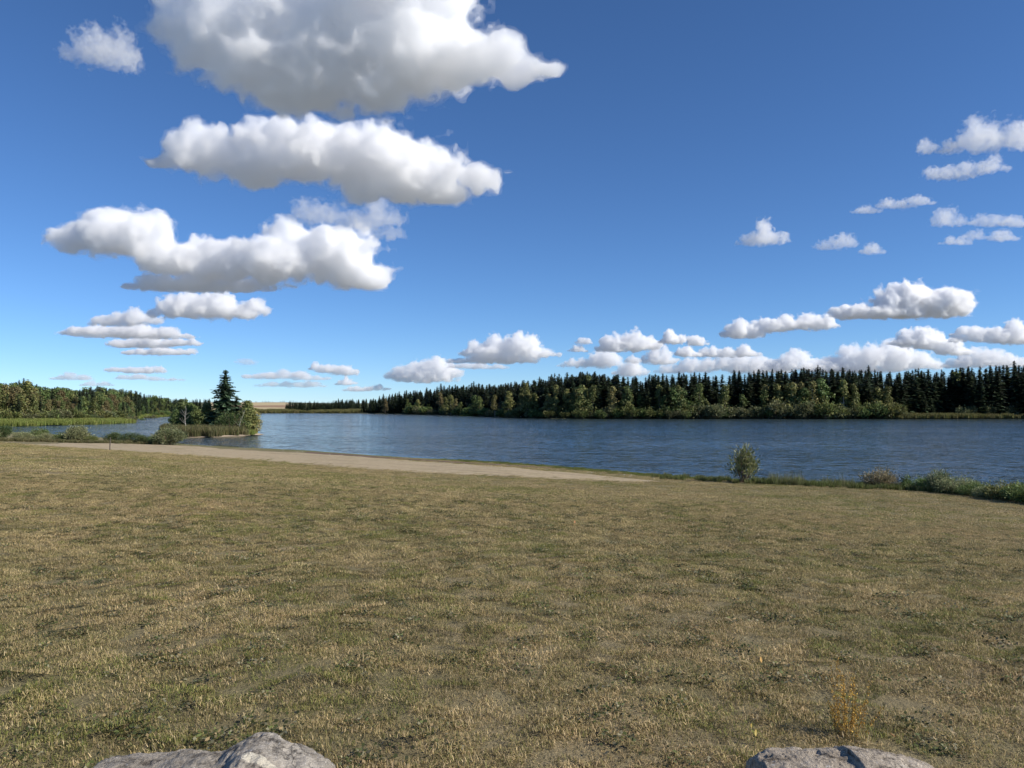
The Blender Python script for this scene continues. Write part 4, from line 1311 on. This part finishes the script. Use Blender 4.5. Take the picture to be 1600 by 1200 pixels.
# ------------------------------------------------------------------ foreground boulders
def rock_material(name, base, light, dark, vein=None):
    m = NT(name)
    tc = m.n('ShaderNodeTexCoord').outputs['Object']
    n1 = m.noise(tc, 4.0, 8, 0.65, 0.3)
    n2 = m.noise(m.scaled(tc, (0.6, 1, 2.4)), 15.0, 8, 0.75, 0.4)
    c = m.mix(m.ramp(n1, [(0.32, 0.0), (0.68, 1.0)]), base, light)
    c = m.mix(m.ramp(n2, [(0.36, 1.0), (0.5, 0.0)]), c, dark)
    spk = m.noise(tc, 45.0, 3, 0.6)
    c = m.mix(m.ramp(spk, [(0.62, 0.0), (0.72, 0.8)]), c, (0.62, 0.60, 0.57))
    wv = m.n('ShaderNodeVectorMath', operation='ADD'); m.l(tc, wv.inputs[0])
    nzc = m.n('ShaderNodeTexNoise'); nzc.inputs['Scale'].default_value = 7.0; nzc.inputs['Detail'].default_value = 4; m.l(tc, nzc.inputs['Vector'])
    nsc = m.n('ShaderNodeVectorMath', operation='SCALE'); nsc.inputs['Scale'].default_value = 0.22; m.l(nzc.outputs['Color'], nsc.inputs[0]); m.l(nsc.outputs[0], wv.inputs[1])
    vor = m.n('ShaderNodeTexVoronoi', feature='DISTANCE_TO_EDGE'); vor.inputs['Scale'].default_value = 6.5; m.l(wv.outputs[0], vor.inputs['Vector'])
    crack = m.ramp(vor.outputs['Distance'], [(0.0, 1.0), (0.028, 0.0)])
    c = m.mix(m.math('MULTIPLY', crack, m.ramp(n1, [(0.45, 0.0), (0.6, 0.8)])), c, (0.045, 0.04, 0.035))
    if vein:
        att = m.n('ShaderNodeAttribute', attribute_name='tint')
        sp = m.n('ShaderNodeSeparateColor'); m.l(att.outputs['Color'], sp.inputs[0])
        nv = m.math('ADD', sp.outputs[0], m.math('MULTIPLY', m.math('SUBTRACT', n2, 0.5), 0.5))
        c = m.mix(m.ramp(nv, [(0.45, 0.0), (0.62, 1.0)]), c, vein)
        c = m.mix(m.math('MULTIPLY', sp.outputs[1], n1), c, (0.22, 0.13, 0.07))
    b = m.n('ShaderNodeBsdfPrincipled'); b.inputs['Roughness'].default_value = 0.85; b.inputs['Specular IOR Level'].default_value = 0.3
    m.l(c, b.inputs['Base Color'])
    bp = m.n('ShaderNodeBump', i_Strength=1.0, i_Distance=0.02)
    h = m.math('ADD', m.math('MULTIPLY', n2, 0.7), m.noise(tc, 60.0, 5, 0.7))
    m.l(h, bp.inputs['Height']); m.l(bp.outputs[0], b.inputs['Normal'])
    m.l(b.outputs[0], m.out.inputs['Surface'])
    return m.mat

def boulder(name, label, depth, profile, thickness, mat, seed, strata=(0, 0, 0), vein_line=None, under=0.06, drop=13.0, amp=1.0):
    """profile: photograph pixels of the top outline, at the given depth"""
    prof = np.array([[*at_d(px, py + drop, depth)] for px, py in profile])
    x0, x1 = prof[0, 0], prof[-1, 0]
    zb = zg([[(x0 + x1) / 2, depth]])[0] - under
    nu, nv = 220, 130
    u = np.linspace(-1, 1, nu); a = np.linspace(0, PI, nv)            # a: front foot -> crest -> rear foot
    U, Aa = np.meshgrid(u, a, indexing='ij')
    xs = (x0 + x1) / 2 + (x1 - x0) / 2 * U * 1.04
    top = np.interp(xs, prof[:, 0], prof[:, 2]) - zb
    endf = np.clip((1 - np.abs(U)) * 7, 0, 1) ** 0.5
    top = top * endf
    half = thickness * 0.5 * (0.55 + 0.45 * endf) * (1 - 0.35 * U ** 4)
    cs, sn = np.cos(Aa), np.sin(Aa)
    yy = depth - np.sign(cs) * np.abs(cs) ** 0.75 * half
    zz_ = zb + top * np.abs(sn) ** 0.42
    V = np.stack([xs, yy, zz_], -1)
    p = V / np.float32(0.16)
    nrm = np.stack([0.3 * U, -cs, sn + 0.2], -1); nrm /= np.linalg.norm(nrm, axis=-1, keepdims=True)
    rid = 1 - 2 * np.abs(fbm(p * 0.8, 4, 0.55, seed=seed))
    n = amp * 0.030 * fbm(p * 0.55, 3, seed=seed + 1) + amp * 0.028 * (rid - 0.6) + 0.014 * (1 - 2 * np.abs(fbm(p * 2.6, 5, 0.68, seed=seed + 2)) - 0.6)
    lay_ = np.abs(((zz_ * strata[0] + xs * strata[1] + 0.10 * fbm(p * 0.5, 3, seed=seed + 5)) % 1.0) - 0.5) * 2 if strata[0] else 0
    n = n + strata[2] * (lay_ - 0.5 if strata[0] else 0)
    w = np.clip(np.minimum(sn * 3, 1), 0, 1) * 1.0
    V = V + nrm * (n * (0.35 + 0.65 * (1 - sn ** 8 * 0.55)) * w)[..., None]
    c = np.array([(x0 + x1) / 2, depth, zb])
    idx_ = (np.arange(nu - 1)[:, None] * nv + np.arange(nv - 1)[None, :]).ravel()
    q = np.stack([idx_, idx_ + nv, idx_ + nv + 1, idx_ + 1], 1)
    me = mesh_from(name, V.reshape(-1, 3) - c, q, mat, smooth=True)
    if vein_line is not None:
        vx0, vx1 = at_d(vein_line[0], 1160, depth)[0], at_d(vein_line[1], 1160, depth)[0]
        t_ = (xs - vx0) / (vx1 - vx0)
        va = 1.46 - 0.16 * t_ + 0.05 * fbm(p * 0.9, 3, seed=seed + 8)
        on = np.clip(np.minimum(t_ * 12, (1 - t_) * 6), 0, 1)
        near_top = np.exp(-((Aa - va) / 0.075) ** 2) * on
        stain = np.exp(-((Aa - va + 0.2) / 0.14) ** 2) * np.clip(np.minimum((t_ - 0.3) * 5, (1 - t_) * 6), 0, 1)
        vcol(me, np.stack([near_top.ravel(), stain.ravel(), 0 * stain.ravel()], 1))
    if me.polygons[len(me.polygons) // 2].normal.z < 0: me.flip_normals()
    o = obj(name, me); o.location = c
    return tag(o, label, 'boulder', 'boulders in the foreground grass')
ROCK1 = rock_material('grey_limestone', (0.27, 0.235, 0.19), (0.52, 0.465, 0.39), (0.10, 0.085, 0.068), (0.66, 0.60, 0.48))
ROCK2 = rock_material('weathered_stone', (0.32, 0.265, 0.20), (0.60, 0.515, 0.41), (0.075, 0.058, 0.042))
boulder('boulder', 'grey boulder with pointed ridge and cream vein at the bottom edge', 2.62,
        [(120, 1212), (140, 1193), (180, 1186), (240, 1185), (280, 1179), (310, 1178), (338, 1177), (362, 1167), (380, 1156), (396, 1153), (415, 1156), (440, 1170), (458, 1178),
         (480, 1184), (505, 1197), (525, 1215)], 0.62, ROCK1, 51, vein_line=(384, 482))
boulder('boulder', 'flat-topped weathered boulder with split edge at the bottom edge', 2.70,
        [(1172, 1215), (1180, 1196), (1196, 1181), (1225, 1175), (1260, 1175), (1310, 1177), (1333, 1177), (1340, 1170.5), (1365, 1171.5), (1400, 1178), (1440, 1188), (1472, 1199), (1500, 1215)],
        0.60, ROCK2, 57, strata=(16, 1.2, 0.010), amp=0.45)

# yellow dried weed behind the boulder
q = np.random.default_rng(71)
wroot_p = ground_hit(1323, 1150)
wroot = empty('dried_weed', wroot_p)
tag(wroot, 'tall yellow-brown seeding weed behind the flat-topped boulder', 'weed')
SEED = leaf_material('seed_heads', 0.2, 0.0, 0.0)
sg, lg = Geo(), Geo()
C_, A_, S_ = [], [], []
for k in range(26):
    b0 = np.array([q.normal(0, 0.038), q.normal(0, 0.03), -0.02])
    hh = q.uniform(0.16, 0.46) * (1 - 1.2 * abs(b0[0]))
    e = b0 + np.array([q.normal(0, 0.05) - 0.005, q.normal(0, 0.03), hh])
    mdl = (b0 + e) / 2 + np.array([q.normal(0, 0.008), 0, 0.01])
    sg.add(*tube(np.stack([b0, mdl, e]), [0.0016, 0.0012, 0.0006], 4), c=(0.30, 0.20, 0.07))
    for j in range(44):
        t = q.uniform(0.2, 1.0)
        pt = b0 * (1 - t) ** 2 + 2 * mdl * t * (1 - t) + e * t * t
        C_.append(pt + q.normal(0, 0.006, 3)); A_.append(unit(np.array([q.normal(), q.normal(), 1.2 + q.normal()]))); S_.append(rand_unit(q, 1)[0])
C_, A_, S_ = np.array(C_), np.array(A_), np.array(S_)
lg.add(*leaf_quads(C_, A_, unit(np.cross(A_, S_)), q.uniform(0.008, 0.016, len(C_)), q.uniform(0.005, 0.008, len(C_)),
                   pick_cols(q, len(C_), [(0.56, 0.33, 0.06), (0.48, 0.26, 0.045), (0.62, 0.41, 0.09), (0.34, 0.19, 0.045)], 0.15)))
obj('stalks', sg.mesh('stalks', SEED), wroot)
obj('seeds', lg.mesh('seeds', SEED), wroot)

# fallen leaves
FALLEN = leaf_material('fallen_leaf', 0.3, 0.0, 0.0)
def fallen(px, py, size, col, label, tilt, rz):
    u_ = np.linspace(-1, 1, 9); rows_ = []
    for t in u_:
        w = 0.42 * (1 - abs(t) ** 1.7) * (1.0 if t < 0 else 0.9)
        rows_.append([(-w, t, 0.18 * w + 0.12 * t * t), (0, t, -0.04 + 0.12 * t * t), (w, t, 0.2 * w + 0.12 * t * t)])
    V = np.array(rows_).reshape(-1, 3) * size * 0.5
    i = (np.arange(8)[:, None] * 3 + np.arange(2)[None]).ravel()
    me = mesh_from('fallen_leaf', V, np.stack([i, i + 1, i + 4, i + 3], 1), FALLEN, True)
    vcol(me, np.broadcast_to(np.array(col), (len(V), 3)))
    p = ground_hit(px, py)
    o = obj('fallen_leaf', me); o.location = p + [0, 0, 0.045]; o.rotation_euler = (tilt, 0.3, rz)
    tag(o, label, 'leaf', 'fallen leaves on the turf')
fallen(1189, 1041, 0.045, (0.62, 0.36, 0.10), 'yellow-orange fallen leaf lying alone on the turf', 1.0, 0.3)
fallen(1181, 1158, 0.040, (0.60, 0.46, 0.14), 'pale yellow upright leaf left of the flat-topped boulder', 1.2, 0.2)
fallen(1174, 1147, 0.025, (0.55, 0.40, 0.10), 'tiny yellow leaf just above the pale yellow one', 1.0, 0.1)
fallen(1395, 1162, 0.032, (0.50, 0.22, 0.10), 'reddish fallen leaf right behind the flat-topped boulder', 0.5, 1.0)
fallen(1286, 1122, 0.018, (0.60, 0.55, 0.20), 'small pale yellow leaf left of the dried weed', 0.4, 0.5)
fallen(1570, 1157, 0.030, (0.42, 0.24, 0.11), 'brown leaf in the turf near the picture corner', 0.4, 0.9)
fallen(898, 820, 0.07, (0.45, 0.22, 0.10), 'reddish leaf far up the middle of the slope', 0.9, 0.2)
# ------------------------------------------------------------------ clouds (real volumes at their distance)
def surface_nets(f, origin, h):
    """closed surface where f > 0 on a regular grid; f (nx,ny,nz)"""
    f = f.copy()
    f[0], f[-1], f[:, 0], f[:, -1], f[:, :, 0], f[:, :, -1] = -1, -1, -1, -1, -1, -1
    s = f > 0
    c = [s[a:s.shape[0] - 1 + a, b:s.shape[1] - 1 + b, d:s.shape[2] - 1 + d] for a in (0, 1) for b in (0, 1) for d in (0, 1)]
    cnt = sum(x.astype(np.int8) for x in c)
    ci, cj, ck = np.nonzero((cnt > 0) & (cnt < 8))
    idx = -np.ones(cnt.shape, np.int32)
    idx[ci, cj, ck] = np.arange(len(ci))
    acc = np.zeros((len(ci), 3), np.float32)
    num = np.zeros(len(ci), np.float32)
    corners = [(a, b, d) for a in (0, 1) for b in (0, 1) for d in (0, 1)]
    for p in range(8):
        for q in range(p + 1, 8):
            A, B = corners[p], corners[q]
            if sum(abs(x - y) for x, y in zip(A, B)) != 1: continue
            fa = f[ci + A[0], cj + A[1], ck + A[2]]
            fb = f[ci + B[0], cj + B[1], ck + B[2]]
            m = (fa > 0) != (fb > 0)
            t = np.where(m, fa / np.where(m, fa - fb, 1), 0)
            for ax in range(3):
                acc[:, ax] += np.where(m, A[ax] + (B[ax] - A[ax]) * t, 0)
            num += m
    v = np.stack([ci, cj, ck], 1) + acc / num[:, None]
    quads = []
    for ax in range(3):
        o1, o2 = [(1, 2), (2, 0), (0, 1)][ax]
        sl0 = [slice(None)] * 3; sl1 = [slice(None)] * 3
        sl0[ax] = slice(0, -1); sl1[ax] = slice(1, None)
        a, b = s[tuple(sl0)], s[tuple(sl1)]
        e = np.array(np.nonzero(a != b))
        inside = a[tuple(e)]
        ok = (e[o1] > 0) & (e[o2] > 0) & (e[o1] < idx.shape[o1]) & (e[o2] < idx.shape[o2])
        e, inside = e[:, ok], inside[ok]
        def cell(d1, d2):
            g = e.copy(); g[o1] -= d1; g[o2] -= d2
            return idx[g[0], g[1], g[2]]
        q = np.stack([cell(1, 1), cell(0, 1), cell(0, 0), cell(1, 0)], 1)
        q[~inside] = q[~inside][:, ::-1]
        quads.append(q)
    q = np.concatenate(quads)
    q = q[(q >= 0).all(1)]
    return v * h + origin, q

CLOUD_BASE = 1000.0
def cloud_mat(name, density):
    m = NT(name)
    v = m.n('ShaderNodeVolumePrincipled')
    v.inputs['Color'].default_value = (0.998, 0.998, 0.999, 1)
    v.inputs['Density'].default_value = density
    v.inputs['Anisotropy'].default_value = 0.15
    m.l(v.outputs[0], m.out.inputs['Volume'])
    return m.mat

def cloud(label, blobs, base_py, res=150, thick=9.0, rough=0.5, seed=0, cut=0.0, group='clouds in the blue sky', flat=True, depth=1.0):
    dist = min(CLOUD_BASE / max(0.02, (HORIZON - base_py) / F), 30000.0)
    u = dist / F                                   # metres per photograph pixel there
    P = np.array([[*at_d(b[0], b[1], dist)] for b in blobs])
    R = np.array([[b[2] * u, max(b[3], 0.62 * min(b[2], b[3] * 3)) * u * depth * 1.15, b[3] * u] for b in blobs])
    rs = np.random.default_rng(seed + 100)
    P[:, 1] += rs.uniform(-0.35, 0.35, len(P)) * R[:, 1]
    lo, hi = (P - R * 1.35).min(0), (P + R * 1.35).max(0)
    size = float(np.median(R[:, 2]))
    h = max(min((hi - lo)[0] / res, size / 6.0) * (1.15 if res > 140 else 1.25), 1.7 * u)
    n = np.maximum(((hi - lo) / h).astype(int) + 2, 6)
    ax = [lo[i] + h * np.arange(n[i], dtype=np.float32) for i in range(3)]
    G = np.stack(np.meshgrid(*ax, indexing='ij'), -1).astype(np.float32)
    size = float(np.median(R[:, 2]))
    q = G / np.float32(size)
    warp = np.stack([vnoise(q * 1.1 + 31.0 * k, seed + 50 + k) for k in range(3)], -1)
    Gw = G + warp * np.float32(size * 0.22)
    f = np.full(G.shape[:3], -9.0, np.float32)
    for p, r in zip(P, R):
        d = np.sqrt((((Gw - p) / r) ** 2).sum(-1))
        f = np.maximum(f, 1.0 - d)
    bill = fbm(q * 1.1, 3, 0.55, seed=seed, billow=True)
    fb = fbm(q * 1.4 + 5.0, 5, 0.76, seed=seed + 9)
    f = f + rough * (0.62 * bill + 1.15 * fb) + 0.11 * vnoise(q * 4.6 + 3.0, seed + 70) * np.float32(1.0 if res > 140 else 0.5) - 0.11 - cut
    if flat:
        zb = at_d(800, base_py, dist)[2]
        f = np.minimum(f, (G[..., 2] - zb) / np.float32(size * 0.55) + 0.30 * fb)
    root = None
    for part, iso, dens in (('core', 0.14, thick * 0.95), ('mantle', 0.07, thick * 0.4), ('veil', -0.04, thick * 0.16)):
        st = 1 if part == 'core' else 2
        vtx, quads = surface_nets(f[::st, ::st, ::st] - np.float32(iso), lo, h * st)
        if len(quads) < 20:
            continue
        if root is None:
            c = np.array([vtx[:, 0].mean(), vtx[:, 1].mean(), vtx[:, 2].min()])
            root = empty('cloud', c)
            tag(root, label, 'cloud', group)
        me = mesh_from(part, vtx - c, quads, cloud_mat('cloud_' + part, dens / (size * 2.0)), smooth=True)
        obj(part, me, root)
    return root

BIG = 'heaped cumulus clouds over the lake'
cloud('largest white cloud, cut off by the top edge of the picture',
      [(330, 45, 95, 62), (420, 75, 120, 82), (540, 80, 150, 88), (640, 75, 130, 70), (730, 100, 105, 36), (815, 110, 66, 18),
       (460, 140, 95, 34), (600, -15, 160, 58), (400, -20, 150, 55), (700, 10, 40, 26)], 178, 195, 4.2, 0.55, 1, group=BIG)
cloud('long white cloud directly below the largest cloud, with grey underside',
      [(255, 250, 34, 9), (318, 232, 58, 42), (400, 236, 70, 46), (480, 238, 75, 50), (570, 244, 92, 56), (640, 272, 90, 48),
       (690, 300, 50, 28), (742, 276, 48, 24)], 318, 220, 5.0, 0.6, 2, group=BIG)
cloud('long white cloud with tall round left end, above the island spruce',
      [(115, 372, 34, 28), (175, 366, 58, 40), (225, 372, 52, 38), (275, 400, 72, 28), (350, 405, 72, 32), (430, 412, 72, 36),
       (450, 372, 45, 28), (520, 392, 72, 46), (560, 428, 58, 24)], 450, 220, 5.0, 0.6, 3, group=BIG)
cloud('bright humped cumulus above the dark forest on the far shore',
      [(1335, 487, 38, 12), (1420, 470, 54, 29), (1465, 474, 48, 24), (1395, 488, 68, 12), (1503, 480, 20, 15)], 500, 150, 6.0, 0.5, 4, group=BIG)
WISP = 'thin cloud scraps in the blue sky'
LOW = 'low rows of small clouds near the horizon'
MIDC = 'flat clouds beneath the big clouds'
for k, (lab, blobs, base, th, ro, gp) in enumerate([
    ('pair of small thin cloud scraps left of the largest cloud', [(140, 76, 36, 20), (192, 92, 24, 24), (165, 90, 30, 10)], 110, 1.5, 0.8, WISP),
    ('ragged grey scrap hanging between the two long clouds', [(500, 335, 45, 16), (575, 340, 45, 22), (610, 365, 24, 13)], 375, 1.4, 0.8, WISP),
    ('flat narrow cloud just under the cloud with the tall round end', [(240, 443, 38, 12), (310, 445, 64, 13), (370, 448, 50, 10)], 457, 3.5, 0.6, MIDC),
    ('short flat-based cloud alone above the island', [(278, 481, 36, 18), (340, 483, 48, 17), (388, 486, 26, 14)], 500, 4.5, 0.6, MIDC),
    ('topmost layer of the stacked flat clouds on the left', [(175, 502, 34, 9), (212, 498, 34, 11)], 512, 2.6, 0.6, MIDC),
    ('widest layer of the stacked flat clouds on the left', [(145, 518, 46, 8), (205, 520, 60, 10), (260, 524, 40, 7)], 528, 3.0, 0.55, MIDC),
    ('third layer of the stacked flat clouds on the left', [(225, 537, 42, 8), (280, 535, 32, 7)], 544, 3.0, 0.55, MIDC),
    ('lowest layer of the stacked flat clouds on the left', [(235, 549, 40, 7), (275, 549, 26, 7)], 556, 3.0, 0.55, MIDC),
    ('thin flat cloud above the wooded bank', [(195, 577, 26, 6), (228, 578, 28, 7)], 585, 3.0, 0.55, LOW),
    ('faint streak under the thin flat cloud above the wooded bank', [(215, 590, 34, 4), (260, 593, 26, 3)], 597, 1.2, 0.5, LOW),
    ('faint flat streak low on the left above the treetops', [(112, 590, 28, 5), (150, 600, 24, 4)], 604, 1.2, 0.5, LOW),
    ('small scrap right of the spruce top', [(382, 563, 15, 6), (386, 569, 12, 3)], 571, 1.0, 0.7, WISP),
    ('long faint streak of cloud right of the island spruce', [(415, 588, 34, 5), (455, 587, 34, 6), (490, 591, 26, 4)], 596, 1.6, 0.55, LOW),
    ('second faint streak below the long faint one', [(440, 601, 34, 4), (478, 602, 26, 5)], 607, 1.3, 0.55, LOW),
    ('small bright cloud above the distant fields', [(508, 573, 24, 7), (542, 582, 18, 6), (528, 578, 26, 6)], 588, 3.2, 0.6, LOW),
    ('tiny bright puff under the small bright cloud', [(540, 597, 16, 6)], 603, 3.0, 0.55, LOW),
    ('tiny puff nearest the receding forest', [(560, 608, 20, 5), (590, 607, 18, 4)], 613, 2.2, 0.55, LOW),
    ('bright lumpy cloud over the receding end of the forest', [(640, 583, 28, 12), (672, 577, 36, 14), (700, 583, 20, 10), (665, 592, 44, 7)], 600, 4.2, 0.6, LOW),
    ('bright cloud with two humps above the receding forest', [(765, 545, 34, 17), (810, 547, 44, 15), (775, 560, 60, 9), (848, 551, 26, 8)], 572, 4.6, 0.6, LOW),
    ('small pale streak below the two-humped cloud', [(735, 572, 30, 5), (765, 574, 26, 4)], 580, 1.6, 0.5, LOW),
    ('tiny puff right of the two-humped cloud', [(913, 534, 12, 5), (900, 546, 14, 5)], 552, 1.6, 0.6, LOW),
    ('oval white cloud above the middle of the far forest', [(965, 540, 30, 12), (995, 535, 30, 14)], 552, 4.2, 0.6, LOW),
    ('small puff next to the oval white cloud', [(1050, 530, 20, 9)], 540, 3.6, 0.6, LOW),
    ('round small puff at the end of the puff row', [(1090, 532, 16, 10)], 542, 3.6, 0.6, LOW),
    ('small heap below the puff row', [(1030, 561, 24, 11), (1036, 550, 14, 9)], 571, 3.8, 0.6, LOW),
    ('little puff beside the small heap', [(1072, 552, 18, 7)], 559, 3.4, 0.6, LOW),
    ('flat white cloud touching the forest skyline hump', [(900, 568, 24, 7), (940, 565, 34, 10), (985, 579, 24, 11)], 590, 3.2, 0.6, LOW),
    ('small low puff between heap and forest skyline', [(990, 561, 12, 8)], 569, 3.0, 0.6, LOW),
    ('narrow white cloud with three bumps above the right forest', [(1108, 551, 20, 8), (1140, 553, 24, 7), (1168, 550, 18, 9)], 560, 3.6, 0.6, LOW),
    ('smaller cloud trailing left of the bright humped cumulus', [(1160, 519, 30, 11), (1215, 506, 38, 12), (1270, 505, 36, 11), (1190, 512, 30, 8)], 530, 3.8, 0.6, LOW),
    ('grey-based cloud at the right above the long low bank', [(1438, 530, 40, 13), (1490, 546, 26, 11), (1465, 540, 34, 8)], 556, 3.6, 0.6, LOW),
    ('pale cloud at the right picture edge above the forest', [(1530, 520, 36, 9), (1585, 526, 38, 14), (1520, 530, 34, 6)], 540, 3.0, 0.6, LOW),
    ('left part of the long low cloud bank on the forest skyline', [(1100, 571, 32, 11), (1160, 570, 42, 13), (1060, 578, 30, 7), (1190, 576, 40, 9)], 588, 3.4, 0.6, LOW),
    ('humped middle of the long low cloud bank on the forest skyline', [(1240, 560, 30, 14), (1290, 572, 44, 11), (1230, 573, 40, 8)], 586, 3.6, 0.6, LOW),
    ('bright right part of the long low cloud bank on the forest skyline', [(1345, 560, 46, 17), (1400, 558, 44, 18), (1430, 568, 36, 11), (1340, 574, 70, 10)], 586, 3.8, 0.6, LOW),
    ('cream cloud low behind the rightmost spruces', [(1545, 560, 44, 15), (1505, 568, 30, 9), (1580, 566, 30, 10)], 580, 3.6, 0.6, LOW),
    ('white cloud cut by the right edge high in the sky', [(1528, 219, 38, 18), (1585, 213, 36, 19)], 240, 2.4, 0.75, WISP),
    ('two tiny scraps left of the white cloud at the right edge', [(1450, 231, 13, 10), (1482, 234, 16, 8)], 244, 1.4, 0.8, WISP),
    ('slanting thin cloud below the white cloud at the right edge', [(1482, 270, 32, 11), (1515, 266, 26, 9), (1545, 260, 26, 9)], 284, 1.7, 0.8, WISP),
    ('thin slanting streak with a smaller scrap beside it', [(1400, 319, 26, 7), (1435, 315, 22, 6), (1355, 329, 20, 6)], 334, 1.5, 0.75, WISP),
    ('small peaked cloud alone in the middle of the right sky', [(1190, 371, 24, 14), (1212, 374, 22, 8), (1170, 377, 16, 7)], 385, 2.6, 0.7, WISP),
    ('small flat scrap right of the peaked cloud', [(1295, 383, 18, 8), (1320, 379, 18, 9)], 391, 1.7, 0.75, WISP),
    ('tiny scrap under the small flat scrap', [(1362, 391, 16, 7)], 398, 1.6, 0.75, WISP),
    ('upper scrap of the row at the right edge', [(1482, 344, 26, 11)], 356, 1.5, 0.75, WISP),
    ('middle scrap of the row at the right edge', [(1543, 347, 26, 8)], 356, 1.5, 0.75, WISP),
    ('outer scrap of the row cut by the right edge', [(1590, 347, 22, 8)], 355, 1.5, 0.75, WISP),
    ('lower left scrap of the row at the right edge', [(1493, 377, 22, 7)], 383, 1.5, 0.75, WISP),
    ('lower middle scrap of the row at the right edge', [(1524, 368, 18, 7)], 375, 1.2, 0.75, WISP),
    ('lower right scrap of the row at the right edge', [(1566, 370, 20, 8)], 378, 1.5, 0.75, WISP),
    ]):
    w_ = max(b[0] + b[2] for b in blobs) - min(b[0] - b[2] for b in blobs)
    sub = []
    rb = np.random.default_rng(900 + k)
    for b in blobs:                                   # break each lump into heaped billows on a common base
        nb = 4 + int(b[2] / 9)
        for x_ in np.linspace(-0.92, 0.92, nb) + rb.uniform(-0.12, 0.12, nb):
            rz = b[3] * (1.15 - 0.75 * x_ * x_) * rb.uniform(0.55, 1.2)
            sub.append((b[0] + x_ * b[2], b[1] + b[3] * 0.75 - rz * rb.uniform(0.75, 1.1), b[2] * rb.uniform(0.26, 0.5), max(rz, 2.0)))
        sub.append((b[0], b[1] + b[3] * 0.35, b[2] * 0.9, b[3] * 0.5))
    cloud(lab, sub, base, int(min(120, max(44, w_ * 0.85))), th * (0.22 if gp == WISP else 0.5 if gp == MIDC else 0.6 if base < 560 else 0.36), ro * (1.75 if gp == WISP else 1.5), 20 + k, group=gp, flat=(gp != MIDC))
